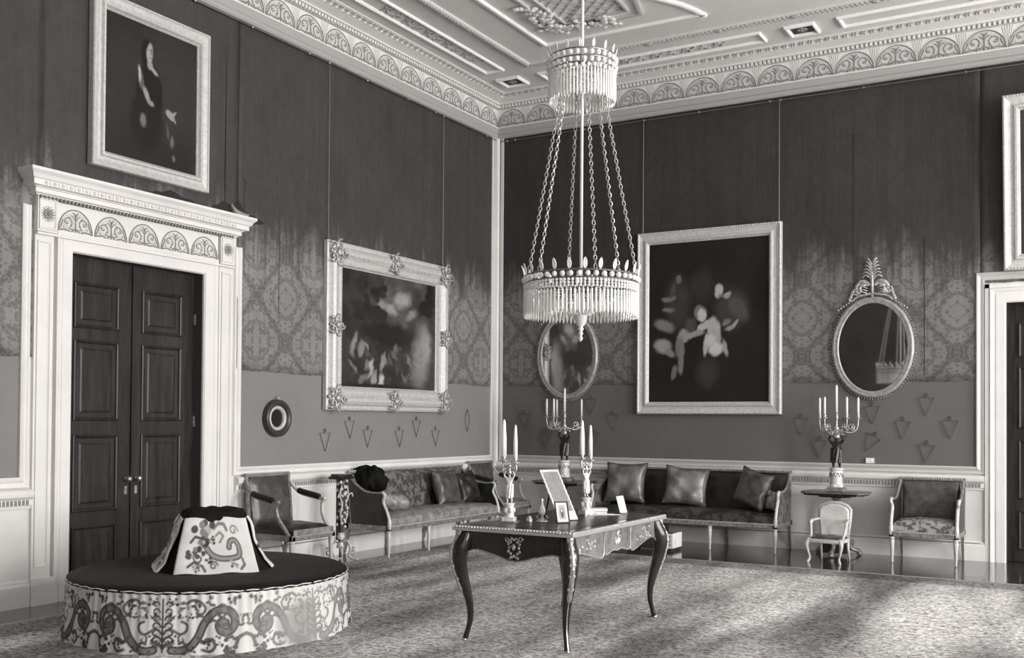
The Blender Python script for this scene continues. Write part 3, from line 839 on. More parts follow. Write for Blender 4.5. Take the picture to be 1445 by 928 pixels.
# portrait over the left door
t = thing('framed_portrait', 'dark portrait of a standing man in an armour sleeve, gilt frame above the double doors', 'painting', (.02, -6.085, 3.64), PI/2)
plain_frame(t, 1.30, 1.50, .14, .075, giltpale, beaded=False)
canvas(1.05, 1.25, 110, 130, paint_portrait, oilpaint, 'canvas', t, y=-.028, z0=.125)
# landscape, ornate frame
t = thing('framed_landscape', 'wooded landscape painting in a richly carved frame on the left wall above the sofa', 'painting', (.02, -2.50, 1.61), PI/2)
W, H = 2.40, 1.87
f = MB(); f.frame(-W/2, W/2, 0, H, [(0, 0), (0, .05), (.02, .06), (.05, .06), (.07, .085), (.10, .10), (.13, .095), (.18, .06), (.215, .05), (.225, .06), (.245, .06), (.26, .035), (.27, .03)])
F_ = f.build('carved_frame', giltpale, t)
rnd = random.Random(11)
def ornament(cx, cz, R, fl=1):
    m = MB()
    for q in range(9):
        a = q*2*PI/9+rnd.random()*.3; r = R*(.45+.35*rnd.random())
        m.ball((cx+r*math.cos(a), -.085, cz+r*math.sin(a)), (R*.2, .022, R*.15), 7, 5)
    for q in range(5):
        a = q*2*PI/5; sp = spiral(cx+R*.62*math.cos(a), cz+R*.62*math.sin(a), R*.42, R*.08, a, 1.2*(1 if q % 2 else -1), 10)
        m.tube([(x, -.112, z) for x, z in sp], [.012]*11, 5)
    m.ball((cx, -.115, cz), (R*.28, .03, R*.28), 8, 5)
    m.build('carved_ornament', gilt, F_, smooth=True)
for cx, cz, R in ((-W/2+.13, .13, .15), (W/2-.13, .13, .15), (-W/2+.13, H-.13, .15), (W/2-.13, H-.13, .15), (0, .115, .13), (0, H-.115, .13), (-W/2+.115, H/2, .12), (W/2-.115, H/2, .12)): ornament(cx, cz, R)
b = MB()
for k in range(int((W-.5)/.03)):
    for z in (.235, H-.235): b.ball((-W/2+.25+k*.03, -.062, z), .010, 5, 4)
for k in range(int((H-.5)/.03)):
    for x in (-W/2+.235, W/2-.235): b.ball((x, -.062, .25+k*.03), .010, 5, 4)
b.build('beading', giltpale, F_)
b = MB()
for s in (-1, 1):
    for z0 in (.13, H-.13):
        for x0 in (-.75, .4):
            for q in range(5):
                sp = spiral(x0+q*.08, z0, .028, .006, 0, s*1.1, 8); b.tube([(x, -.092, z) for x, z in sp], .006, 4)
b.build('scroll_carving', giltpale, F_)
canvas(W-.52, H-.52, 180, 140, paint_landscape, oilpaint, 'canvas', t, y=-.028, z0=.26)
bk = MB(); bk.box(-W/2+.02, W/2-.02, -.02, 0, .02, H-.02); bk.build('backboard', darkpaint, t)
wires(t, (-1.16, 1.09), H-.02, 5.43-1.61)
# figure group on the back wall
t = thing('framed_figure_painting', 'dark painting of a seated woman with children in a pale frame on the back wall', 'painting', (3.12, -.02, 1.605), 0)
plain_frame(t, 1.87, 2.33, .155, .075, giltpale)
canvas(1.56, 2.02, 150, 190, paint_group, oilpaint, 'canvas', t, y=-.028, z0=.155)
wires(t, (-.87, .90), 2.3, 5.41-1.605)
# painting above the right door, cut by the frame
t = thing('framed_painting', 'pale gilt framed painting above the right door, cut off by the edge of view', 'painting', (7.235, -.035, 3.175), 0)
plain_frame(t, 1.50, 1.86, .17, .09, giltpale)
canvas(1.17, 1.53, 30, 40, paint_dark, oilpaint, 'canvas', t, y=-.03, z0=.165)
t.rotation_euler = (.11, 0, 0)

# small round frame on the left wall
t = thing('round_frame', 'small round framed picture hanging on the plain left wall beside the double doors', 'picture', (.008, -4.42, 1.515), PI/2)
def ring_prof(t, pr, rx, rz, n, m_, nm, par):
    m = MB(); vs = []; k = len(pr)
    for i in range(n):
        a = 2*PI*i/n
        for d, h in pr: vs.append(((rx-d)*math.cos(a), -h, (rz-d)*math.sin(a)))
    m.add(vs, [(i*k+q, ((i+1) % n)*k+q, ((i+1) % n)*k+q+1, i*k+q+1) for i in range(n) for q in range(k-1)])
    return m.build(nm, m_, par, smooth=True)
ring_prof(t, [(0, 0), (.005, .05), (.02, .065), (.045, .06), (.06, .04), (.07, .03)], .195, .195, 40, mat('dark_brown_frame', .04, .35), 'outer_frame', t)
ring_prof(t, [(0, .028), (.005, .04), (.02, .042), (.032, .03), (.036, .012)], .128, .128, 40, giltpale, 'inner_rim', t)
m = MB(); m.merge(MB().lathe([(.1, 0), (.1, .012)], n=32), Matrix.Rotation(PI/2, 4, 'X')); m.build('picture_glass', mat('dark_glass', .02, .12), t)
m = MB(); m.tube(spiral(0, 0, .018, .018, 0, 1, 10) and [(x, -.03, .21+z) for x, z in spiral(0, 0, .016, .016, 0, 1, 10)], .004, 5); m.build('hanging_ring', brass, t)

# oval mirrors
def oval_mirror(label, loc):
    t = thing('oval_mirror', label, 'mirror', loc, 0, 'oval mirrors on the back wall')
    a, b_ = .46, .59
    ring_prof(t, [(0, 0), (0, .03), (.012, .045), (.035, .055), (.05, .035), (.058, .045), (.075, .035), (.08, .03)], a, b_, 64, mat('mirror_gilt', .34, .42, metal=.3, var=.2, vscale=20), 'oval_frame', t)
    bd = MB()
    for q in range(96):
        an = 2*PI*q/96; bd.ball(((a+.012)*math.cos(an), -.02, (b_+.012)*math.sin(an)), .0125, 5, 4)
    bd.build('bead_border', giltdark, t)
    g = MB(); n = 64
    g.add([(.39*math.cos(2*PI*i/n), -.03, .52*math.sin(2*PI*i/n)) for i in range(n)], [tuple(range(n))])
    go = g.build('mirror_glass', mirror_m, t, fix=False)
    c = MB(); top = b_
    c.tube([(0, -.05, top-.02), (0, -.055, top+.2), (0, -.05, top+.40)], [.016, .022, .008], 6)
    for s in (-1, 1):
        for k in range(6):   # plume leaves
            z = top+.18+.035*k; L = .115-.012*k
            c.tube(bez([(0, -.055, z), (s*L*.55, -.065, z+.06), (s*L, -.055, z+.035+.01*k)], 4), [.011]*8+[.006], 5)
        # winged side scrolls of overlapping feathers
        for k in range(11):
            an = -.5+k*.3; cx, cz = s*.10, top+.085
            c.ball((cx+s*.075*math.cos(an), -.05, cz+.085*math.sin(an)), (.026, .012, .026), 6, 4)
            if k < 7: c.ball((cx+s*.035*math.cos(an*1.4), -.058, cz+.04*math.sin(an*1.4)), (.02, .012, .02), 6, 4)
        for k in range(5): c.tube([(s*.05, -.05, top+.03+.03*k), (s*(.10), -.062, top+.05+.03*k), (s*.165, -.05, top+.03+.028*k)], .008, 4)
        for k in range(4): c.ball((s*(.215+.012*k), -.05, top+.055-.03*k), (.02, .012, .026), 6, 4)
        c.tube(bez([(0, -.05, top+.03), (s*.08, -.06, top+.015), (s*.16, -.055, top+.0), (s*.22, -.05, top-.045)], 5), .014, 5)
        c.tube([(x, -.055, z) for x, z in spiral(s*.18, top+.06, .05, .012, 0, s*1.2, 10)], .010, 5)
        for k in range(7): c.ball((s*(.2+.03*k), -.05, top-.03-.02*k), .012, 5, 4)
    c.build('crest', mat('crest_gilt', .42, .4, metal=.3, var=.3, vscale=30), t, smooth=True)
    return t
m1 = oval_mirror('oval mirror with a tall feathered crest to the right of the large figure painting', (5.105, -.012, 2.385))
m2_ = dup(m1, (1.15, -.012, 2.385), 0, 'oval mirror on the back wall near the room corner, partly hidden behind the chandelier')

# plate hangers
ph = MB(); ph.tube([(-.085, -.012, .1), (.085, -.012, .1), (0, -.012, -.1)], .0042, 4, closed=True); ph.tube([(x, -.013, .13+z) for x, z in spiral(0, 0, .018, .018, -PI/2, 1, 8)], .0035, 4); ph.tube([(0, -.012, .1), (0, -.01, .16)], .003, 4)
P0 = ph.build('plate_hanger', wire_d)
P0.data.materials[0] = wire_d
HG_L = [(-3.645, 1.255, 'lowest-left wire plate hanger on the left wall, nearest the armchair'),
        (-3.22, 1.39, 'wire plate hanger on the left wall, second from the doors, high under the landscape'),
        (-2.895, 1.285, 'wire plate hanger on the left wall, third from the doors, low under the landscape'),
        (-2.27, 1.28, 'wire plate hanger on the left wall, fourth from the doors, low above the sofa'),
        (-1.92, 1.40, 'wire plate hanger on the left wall, fifth from the doors, raised above the sofa cushion'),
        (-1.495, 1.275, 'wire plate hanger on the left wall, sixth from the doors, under the frame corner')]
HG_B = [(.49, 1.50, 'faint plate hanger on the back wall closest to the room corner'),
        (.826, 1.25, 'low plate hanger on the back wall left of the left candelabrum'),
        (.86, 1.69, 'plate hanger high on the back wall under the edge of the left oval mirror'),
        (1.50, 1.70, 'high plate hanger just right of the left candelabrum candles'),
        (1.539, 1.26, 'low plate hanger on the back wall right of the left candelabrum'),
        (1.82, 1.49, 'plate hanger between the left candelabrum and the large figure painting'),
        (4.28, 1.46, 'plate hanger just right below the large figure painting corner'),
        (4.50, 1.20, 'low plate hanger left of the right candelabrum stem'),
        (4.80, 1.42, 'plate hanger partly behind the arms of the right candelabrum'),
        (5.10, 1.60, 'plate hanger directly below the right oval mirror'),
        (5.07, 1.27, 'plate hanger hanging askew to the right of the dark candelabrum figure'),
        (5.43, 1.43, 'plate hanger in the middle row, right of the oval mirror bottom'),
        (5.682, 1.70, 'topmost plate hanger to the right of the oval mirror'),
        (5.935, 1.44, 'rightmost plate hanger on the back wall beside the right door'),
        (5.683, 1.165, 'lowest plate hanger on the back wall above the right armchair')]
first = True
def putph(loc, rz, lab, g):
    global first
    o = P0 if first else P0.copy()
    if not first: COL.objects.link(o)
    first = False
    o.location = loc; o.rotation_euler = (0, random.uniform(-.08, .08), rz); tag(o, lab, 'plate hanger', g)
    return o
for y, z, lab in HG_L: putph((0.006, y, z), PI/2, lab, 'plate hangers on the left wall')
for x, z, lab in HG_B: putph((x, -.006, z), 0, lab, 'plate hangers on the back wall')
bpy.data.objects['plate_hanger.016'].rotation_euler = (0, .5, 0) if 'plate_hanger.016' in bpy.data.objects else (0, 0, 0)
o = MB(); o.tube(bez([(0, -.01, .13), (.05, -.012, 0), (0, -.012, -.17), (-.05, -.012, 0), (0, -.01, .13)], 6), .004, 4)
o = o.build('wall_hook_wire', wire_d); o.location = (.006, -.74, 1.53); o.rotation_euler = (0, 0, PI/2)
tag(o, 'narrow lens-shaped wire loop hanging on the left wall near the room corner', 'wire')
m = MB(); m.box(-.045, .045, -.02, 0, -.03, .03); m.ball((-.02, -.02, 0), .008, 6, 4); m.ball((.02, -.02, 0), .008, 6, 4)
o = m.build('wall_socket', paper, loc=(5.075, -.006, 1.075)); tag(o, 'small pale fitting on the wall right of the dark candelabrum', 'fitting')

# ================================================================ RUG
m = MB(); m.box(.50, 13.4, -12.6, -1.63, 0, .003)
tag(m.build('carpet', carpet_m), 'large worn patterned carpet covering most of the floor', 'carpet')

# ================================================================ SEATING (all modelled facing -Y, back at y=0)
def cushion_mb(w_, h_, t_, seed=0, n=18, pinch=.12, wr=.012):
    r = random.Random(seed); ph = [r.random()*6 for _ in range(6)]
    m = MB()
    def mk(sgn):
        def fn(u, v):
            a, b = 2*u-1, 2*v-1
            e = max(0, 1-abs(a)**3.2)*max(0, 1-abs(b)**3.2)
            px = a*w_/2*(1-pinch*(1-abs(b)**2)*abs(a)**2); pz = b*h_/2*(1-pinch*(1-abs(a)**2)*abs(b)**2)
            wv = wr*(math.sin(7*a+ph[0]+2*b)*math.sin(5*b+ph[1])+.6*math.sin(13*a*b+ph[2]))*e
            return (px, sgn*(t_/2*e**.42+wv) if e > 0 else 0, pz)
        return fn
    m.grid(mk(1), n, n); m.grid(mk(-1), n, n)
    return m
def scatter_cushion(name, label, loc, rz, tilt, lean, w_=.46, h_=.44, t_=.17, m_=None, seed=0, group=None, roll=0):
    o = cushion_mb(w_, h_, t_, seed).build(name, m_ or silk_m, smooth=True, fix=True)
    o.matrix_world = Matrix.Translation(loc) @ Matrix.Rotation(rz, 4, 'Z') @ Matrix.Rotation(lean, 4, 'X') @ Matrix.Rotation(tilt, 4, 'Y')
    o.data.materials[0] = m_ or silk_m
    tag(o, label, 'cushion', group)
    # piping as a part
    p = MB(); p.tube([(w_/2*a*(1-.12*(1-abs(b)**2)*abs(a)**2), 0, h_/2*b*(1-.12*(1-abs(a)**2)*abs(b)**2)) for a, b in
                     [(-1+2*i/8, -1) for i in range(8)]+[(1, -1+2*i/8) for i in range(8)]+[(1-2*i/8, 1) for i in range(8)]+[(-1, 1-2*i/8) for i in range(8)]], .007, 5, closed=True)
    p.build('piping', silk_d, o, smooth=True)
    return o
def slab_mb(x0, x1, y0, y1, z0, z1, crown=.03, n=16, ny=10, seed=0, edge=.03):
    r = random.Random(seed); p = [r.random()*6 for _ in range(4)]; m = MB()
    def top(u, v):
        a, b = 2*u-1, 2*v-1
        e = (max(0, 1-abs(a)**10)*max(0, 1-abs(b)**8))**.5
        return (x0+(x1-x0)*u, y0+(y1-y0)*v, z1-edge*(1-e)+crown*(1-a*a)*(1-b*b)+.005*math.sin(9*u*(x1-x0)*3+p[0])*math.sin(8*v+p[1]))
    def bot(u, v): return (x0+(x1-x0)*u, y0+(y1-y0)*v, z0)
    m.grid(top, n, ny); m.grid(bot, n, ny)
    # side skirts
    for (fu, N) in ((lambda t: (t, 0), n), (lambda t: (1, t), ny), (lambda t: (1-t, 1), n), (lambda t: (0, 1-t), ny)):
        vs = []
        for i in range(N):
            u, v = fu(i/(N-1)); q = top(u, v)
            vs += [(q[0], q[1], z0), (q[0], q[1], q[2])]
        m.add(vs, [(2*i, 2*i+2, 2*i+3, 2*i+1) for i in range(N-1)])
    return m
def turned_leg(h, r0=.026, r1=.013):
    m = MB(); m.lathe([(r0*1.0, h), (r0*1.15, h-.02), (r0*.75, h-.035), (r0*1.05, h-.05), (r0*.95, h-.07), (r1*1.1, .05), (r1*.8, .035), (r1*1.2, .02), (r1*.7, 0)][::-1], n=10)
    return m
def sofa(name, label, loc, rz, W_=2.36, D_=.66, seatm=None, backm=None, armm=None, nleg=4, cat='sofa', rail_z=.29, frame_m=None, back_top=.93, group=None, arm_z=.70):
    fm = frame_m or giltdark
    t = thing(name, label, cat, loc, rz, group)
    h = W_/2
    m = MB(); m.box(-h, h, -D_, -D_+.05, rail_z, rail_z+.06); m.box(-h, h, -.06, 0, rail_z, rail_z+.06); m.box(-h, -h+.05, -D_, 0, rail_z, rail_z+.06); m.box(h-.05, h, -D_, 0, rail_z, rail_z+.06)
    m.box(-h+.03, h-.03, -D_+.03, -.03, rail_z+.03, rail_z+.055)
    fr = m.build('seat_frame', fm, t, bevel=.006)
    m = MB()
    for k in range(int(W_/.022)): m.ball((-h+.01+k*.022, -D_-.003, rail_z+.052), .0075, 5, 4)
    m.build('nail_heads', giltpale, fr)
    for i in range(nleg):
        x = -h+.03+(W_-.06)*i/(nleg-1)
        o = turned_leg(rail_z+.005).build('leg', giltpale if True else fm, t, smooth=True); o.location = (x, -D_+.03, 0)
        # back legs raked
        o = MB(); o.tube([(x, -.03, rail_z), (x, -.01, rail_z*.5), (x, .03, 0)], [.024, .019, .014], 4, ang=PI/4); o.build('leg', fm, t)
    slab_mb(-h+.035, h-.035, -D_+.015, -.1, rail_z+.058, .455, crown=.03, n=30, seed=3).build('seat_cushion', seatm or silk_d, t, smooth=False)
    for pp in t.children:
        if pp.name.startswith('seat_cushion'): pp.data.polygons.foreach_set('use_smooth', [True]*len(pp.data.polygons))
    # backrest
    m = MB()
    def bk(u, v, s):
        x = (-h+.05)+(W_-.1)*u; z = .40+(back_top-.03-.40)*v
        e = max(0, 1-abs(2*u-1)**14)**.5*max(0, 1-abs(2*v-1)**8)**.5
        y = -.085+.06*v
        return (x, y-s*(.045*e)+.004*math.sin(x*14)*math.sin(z*11), z)
    m.grid(lambda u, v: bk(u, v, 1), 36, 12); m.grid(lambda u, v: bk(u, v, -.4), 36, 12)
    m.build('backrest', backm or silk_d, t, smooth=True)
    m = MB()
    m.tube([(-h, -.03, back_top-.012), (h, -.03, back_top-.012)], .02, 6)
    for s in (-1, 1): m.tube([(s*(h-.02), -.09, rail_z), (s*(h-.02), -.03, back_top-.01)], .022, 6)
    bf = m.build('back_frame', fm, t)
    m = MB()
    for k in range(int(W_/.026)): m.ball((-h+.01+k*.026, -.05, back_top), .009, 5, 4)
    m.build('beading', giltpale, bf)
    # arms: curved support at the front, top rail sweeping up to the back, upholstered panel between
    for s in (-1, 1):
        x = s*(h-.02)
        path = bez([(x, -D_+.02, rail_z+.02), (x, -D_+.015, rail_z+.10), (x, -D_+.05, .50), (x, -D_+.10, .60), (x+s*.01, -D_+.075, arm_z-.02), (x+s*.012, -D_+.11, arm_z+.012)], 4)
        m = MB(); m.tube(path, [.024]*5+[.019]*(len(path)-7)+[.022, .018], 8)
        m.build('arm_support', giltpale, t, smooth=True)
        top = bez([(x, -D_+.10, arm_z), (x, -.40, arm_z-.005), (x, -.26, arm_z+.015), (x, -.12, arm_z+.10), (x, -.04, back_top-.05)], 5)
        m = MB(); m.tube(top, .019, 6); m.build('arm_rail', fm, t, smooth=True)
        poly = [(p.y, p.z) for p in path[2:-4]]+[(p.y, p.z) for p in top]+[(-.05, .42), (-.05, rail_z+.03)]
        m = MB(); m.prism(poly, x-.018, x+.018, 'yz'); m.build('arm_panel', armm or backm or silk_d, t)
    return t
def fauteuil(name, label, loc, rz, W_=.62, D_=.60, seatm=None, backm=None, group=None):
    t = thing(name, label, 'armchair', loc, rz, group); h = W_/2; rz_ = .33
    m = MB(); m.box(-h, h, -D_, -D_+.05, rz_, rz_+.055); m.box(-h, h, -.06, 0, rz_, rz_+.055); m.box(-h, -h+.05, -D_, 0, rz_, rz_+.055); m.box(h-.05, h, -D_, 0, rz_, rz_+.055); m.box(-h+.03, h-.03, -D_+.03, -.03, rz_+.02, rz_+.05)
    fr = m.build('seat_frame', giltdark, t, bevel=.006)
    m = MB()
    for k in range(int(W_/.022)): m.ball((-h+.01+k*.022, -D_-.003, rz_+.045), .007, 5, 4)
    m.build('nail_heads', giltpale, fr)
    for s in (-1, 1):
        o = turned_leg(rz_+.005, .028).build('leg', giltpale, t, smooth=True); o.location = (s*(h-.03), -D_+.03, 0)
        m = MB(); m.tube([(s*(h-.03), -.03, rz_), (s*(h-.03), 0, .15), (s*(h-.03), .03, 0)], [.024, .02, .015], 4, ang=PI/4); m.build('leg', giltdark, t)
    slab_mb(-h+.02, h-.02, -D_+.01, -.08, rz_+.05, .455, crown=.035, seed=5).build('seat_cushion', seatm or silk_d, t, smooth=True)
    m = MB(); m.box(-h+.03, h-.03, -D_+.004, -D_+.012, rz_+.05, .437); m.build('seat_border', silk_l, t)
    m = MB(); bt = .96
    def bk(u, v, s):
        e = max(0, 1-abs(2*u-1)**8)**.5*max(0, 1-abs(2*v-1)**8)**.5
        return ((-h+.045)+(W_-.09)*u, -.10+.08*v-s*.04*e, .44+(bt-.03-.44)*v)
    m.grid(lambda u, v: bk(u, v, 1), 12, 12); m.grid(lambda u, v: bk(u, v, -.4), 12, 12)
    m.build('backrest', backm or silk_m, t, smooth=True)
    m = MB()
    for s in (-1, 1): m.tube([(s*(h-.02), -.08, rz_), (s*(h-.02), -.015, bt)], .021, 4, ang=PI/4)
    m.tube([(-h+.01, -.015, bt-.01), (h-.01, -.015, bt-.01)], .021, 4, ang=PI/4); m.tube([(-h+.02, -.09, .45), (h-.02, -.09, .45)], .018, 4, ang=PI/4)
    bf = m.build('back_frame', giltdark, t)
    m = MB()
    for k in range(int(W_/.024)): m.ball((-h+.02+k*.024, -.035, bt+.002), .008, 5, 4)
    m.build('beading', giltpale, bf)
    for s in (-1, 1):
        x = s*(h-.01)
        m = MB(); arm = bez([(x, -.03, .90), (x+s*.01, -.07, .82), (x+s*.02, -.17, .745), (x+s*.03, -.34, .71), (x+s*.03, -.46, .695)], 5)
        m.tube(arm, .017, 6); sup = bez([(x+s*.03, -.47, .70), (x+s*.03, -.45, .64), (x+s*.015, -.47, .54), (x, -.54, .44), (x-s*.01, -D_+.03, rz_+.02)], 5); m.tube(sup, .021, 8)
        m.ball((x+s*.03, -.475, .702), .028, 8, 6)
        am = m.build('arm', giltpale if s > 0 else giltdark, t, smooth=True)
        m = MB(); m.tube(bez([(x+s*.018, -.13, .775), (x+s*.025, -.20, .755), (x+s*.03, -.33, .732), (x+s*.03, -.42, .712)], 4), [.012]+[.032]*11+[.014], 8); m.build('arm_pad', arm_black, am, smooth=True)
    return t

# left wall
fauteuil('armchair', 'open armchair with black arm pads against the left wall, just behind the ottoman', (.06, -4.60, 0), PI/2, W_=.64, D_=.64)
fauteuil('armchair', 'open armchair in the room corner, mostly hidden behind the left sofa', (.06, -.50, 0), PI/2, W_=.62, D_=.64, seatm=silkpat)
sofa('sofa', 'long gilt sofa with worn pale seat against the left wall below the landscape painting', (.07, -2.18, 0), PI/2, seatm=silk_l, backm=silkpat, armm=silk_d, D_=.62)
scatter_cushion('cushion', 'square dark silk cushion in the middle of the left sofa', (.34, -1.72, .665), PI/2, .03, -.32, .50, .46, .17, silk_m, 4, 'cushions on the left sofa')
scatter_cushion('cushion', 'cushion leaning at the far right end of the left sofa, beside the corner chair', (.36, -1.28, .655), PI/2-.15, -.08, -.35, .40, .42, .15, silk_d, 9, 'cushions on the left sofa')
# crumpled dark throw on the near end
m = MB()
rr_ = random.Random(8)
def thr(u, v):
    a = 2*PI*u; b = PI*v
    r = 1+.18*math.sin(3*a+1)*math.sin(2*b)+.12*math.sin(7*a)*math.sin(5*b)+.08*math.sin(11*a+2*b)
    return (.19*r*math.cos(a)*math.sin(b), .13*r*math.sin(a)*math.sin(b), .135*r*-math.cos(b))
m.grid(thr, 36, 20, closed=True)
o = m.build('cushion', velvet, smooth=True); o.location = (.24, -3.12, .84); o.rotation_euler = (.2, .1, .3)
tag(o, 'crumpled black velvet cushion piled on the near end of the left sofa', 'cushion', 'cushions on the left sofa')
m = MB(); m.grid(lambda u, v: (-.26+.52*u, .12*math.cos(2*PI*v)*(1-.3*abs(2*u-1)**3)+.01*math.sin(20*u), .10*math.sin(2*PI*v)*(1-.35*abs(2*u-1)**3)+.012*math.sin(15*u+2)), 24, 17)
o = m.build('cushion', silk_l, smooth=True); o.location = (.33, -2.90, .575); o.rotation_euler = (.1, .15, PI/2-.3)
tag(o, 'pale flattened cushion lying under the black velvet one on the left sofa', 'cushion', 'cushions on the left sofa')

silk_c = mat('cushion_silk', .13, .34, spec=.7, var=.5, vscale=6, bump=.5, bscale=9)
silk_fl = mk_silkpat('floral_silk', .10, .36, 22)
# back wall
sofa('sofa', 'long dark gilt sofa with three silk cushions against the back wall below the figure painting', (3.01, -.09, 0), 0, W_=2.38, D_=.66, seatm=silkpat_d, backm=silk_d, armm=silkpat)
scatter_cushion('cushion', 'leftmost silk cushion on the back wall sofa, standing square', (2.17, -.38, .735), .1, .0, -.28, .54, .52, .18, silk_c, 14, 'cushions on the back sofa')
scatter_cushion('cushion', 'middle silk cushion on the back wall sofa with one bright corner', (2.98, -.40, .72), .30, .10, -.28, .54, .48, .17, silk_c, 21, 'cushions on the back sofa')
scatter_cushion('cushion', 'rightmost silk cushion leaning into the right arm of the back wall sofa', (3.82, -.42, .72), -.35, .22, -.28, .48, .46, .17, silk_m, 33, 'cushions on the back sofa')
scatter_cushion('cushion', 'small pale cushion added for the bright pleated side of the rightmost cushion on the back wall sofa', (4.075, -.50, .60), -.5, .1, -.2, .20, .24, .09, silk_l, 41, 'cushions on the back sofa')  # added piece, stands in for the bright side of the rightmost cushion
# bergere on the right
sofa('armchair', 'closed-sided upholstered armchair against the back wall beside the right door', (5.755, -.09, 0), 0, W_=.70, D_=.62, seatm=silk_fl, backm=silk_m, armm=silk_d, nleg=2, cat='armchair', rail_z=.285, back_top=.90, arm_z=.68)

# ================================================================ OTTOMAN
def skirt_pattern(U, V, L, H):
    """light brocade with dark arabesque scrolls; U,V in metres"""
    P = 2*PI/6
    s = np.mod(U, P); s = np.where(s > P/2, P-s, s)      # mirrored repeat
    G = .62+.10*(fbm(U/L, V/L, 60, 81)-.5)
    def stroke(pts, wd, val, soft=.004):
        nonlocal G
        if 2 < len(pts) < 7: pts = [tuple(p)[:2] for p in bez([(a, b, 0) for a, b in pts], 4)]
        D = np.full(U.shape, 9.)
        for (x0, y0), (x1, y1) in zip(pts[:-1], pts[1:]):
            dx, dy = x1-x0, y1-y0; t = np.clip(((s-x0)*dx+(V-y0)*dy)/(dx*dx+dy*dy+1e-9), 0, 1)
            D = np.minimum(D, np.hypot(s-x0-t*dx, V-y0-t*dy))
        k = np.clip((wd-D)/soft+.5, 0, 1); G = G*(1-k)+val*k
    def flower(cx, cy, R, seed):
        nonlocal G
        r = random.Random(seed)
        for i in range(11):
            a = r.random()*6.28; d = R*r.random()**.6; px, py = cx+d*math.cos(a), cy+d*math.sin(a)
            q = np.hypot((s-px)*(1+r.random()), (V-py)*(1+r.random()))
            k = np.clip((R*.34-q)/.004+.5, 0, 1); v_ = r.choice((.04, .05, .07, .12, .28)); G = G*(1-k)+v_*k
    # central stem with leaves
    stroke([(.0, .02), (.0, .35)], .007, .08)
    for i in range(7):
        z = .04+i*.046; stroke(spiral(.0+.045, z, .042-.003*i, .008, PI, -.75, 8), .008-.0005*i, .07)
    # big S scroll
    big = [(.06, .03), (.11, .025), (.175, .05), (.225, .11), (.26, .19), (.31, .255), (.365, .28), (.425, .265), (.455, .215), (.44, .16), (.40, .135), (.365, .15), (.355, .185), (.375, .205), (.395, .195)]
    bp = [tuple(p)[:2] for p in bez([(a, b, 0) for a, b in big], 4)]
    stroke(bp, .028, .05); stroke(bp, .015, .16)
    for i in range(2, len(bp)-6, 5):
        x, y = bp[i]; sg = 1 if (i//5) % 2 else -1
        stroke([(x, y), (x-.018*sg, y+.03*sg), (x-.04*sg, y+.038*sg), (x-.055*sg, y+.03*sg)], .009, .09)
    stroke([(.15, .32), (.19, .345), (.24, .33), (.27, .29), (.25, .255), (.215, .26)], .009, .11)
    stroke([(.25, .03), (.30, .02), (.33, .05), (.315, .09), (.28, .095)], .010, .10)
    stroke([(.06, .16), (.11, .13), (.15, .15), (.155, .19), (.12, .21)], .009, .11)
    stroke([(.46, .05), (.48, .10), (.52, .12)], .012, .10)
    flower(.115, .285, .055, 3); flower(.205, .30, .04, 4); flower(.10, .09, .035, 15); flower(.17, .235, .03, 21)
    flower(.27, .055, .04, 5); flower(.42, .06, .06, 6); flower(.46, .335, .045, 7); flower(.035, .06, .03, 8); flower(.05, .24, .03, 31)
    flower(.30, .335, .035, 18); flower(.18, .025, .03, 12); flower(.34, .09, .03, 13); flower(.07, .335, .03, 14); flower(.51, .22, .035, 17)
    # fade of the cloth on the sun side
    f = np.clip((fbm(U/L, V/L*1.0, 9, 91)-.3)*2.2, 0, 1)
    return G, f
OC = (1.80, -7.0); OR, OH = 1.0, .395
t = thing('ottoman', 'large round black velvet ottoman with a pale scroll-patterned skirt in the left foreground', 'ottoman', (OC[0], OC[1], .003), 0)
nu, nv = 1000, 62; Lc = 2*PI*OR
U, V = np.meshgrid(np.arange(nu)/nu*Lc, np.linspace(0, OH, nv), indexing='ij')
G, Fd = skirt_pattern(U+.024, V, Lc, OH)
ang = U/OR
# worn fawn patches and faded right-hand side
fade = np.clip((np.cos(ang+.05)-.75)*4.0, 0, 1)
G = G*(1-.3*fade)+(.60)*.3*fade
G = G*(1-.0*Fd)
wp = blob(np.zeros_like(G), ang/6.283, V/OH, (2*PI-.08)/6.283, .32, .036, .42, 0, 1, .4)
G = G*(1-wp*.8)+.27*wp*.8
m = MB()
def sk(u, v):
    a = u*2*PI; z = v*OH
    r = OR-.025*v+.008*math.sin(a*41)*(1-v)*.9+.012*math.sin(a*9+1)*(1-v)+.004*math.sin(a*97)*v
    return (r*math.cos(a), r*math.sin(a), z)
m.grid(sk, nu, nv, closed=True)
o = m.build('skirt', brocade, t, smooth=True, fix=False)
ca = o.data.color_attributes.new('Col', 'FLOAT_COLOR', 'POINT'); g = np.clip(G, .01, .85).ravel()
ca.data.foreach_set('color', np.stack([g*TR, g, g*TB, np.ones_like(g)], 1).astype(np.float32).ravel())
m = MB(); m.tube([((OR-.021+.003*math.sin(60*a))*math.cos(a), (OR-.021+.003*math.sin(60*a))*math.sin(a), OH-.003+.003*math.sin(47*a)) for a in np.linspace(0, 2*PI, 240, endpoint=False)], .004, 5, closed=True)
m.build('gathered_edge', whitefab, o)
m = MB(); m.lathe([(.2, .42), (.90, .425), (.945, .415), (.975, .40), (.985, .385), (.97, .375)][::-1], n=72)
m.build('seat_top', mat('ottoman_velvet', .006, .7, spec=.15, sheen=.03, var=.5, vscale=4, bump=.3, bscale=20), t, smooth=True)
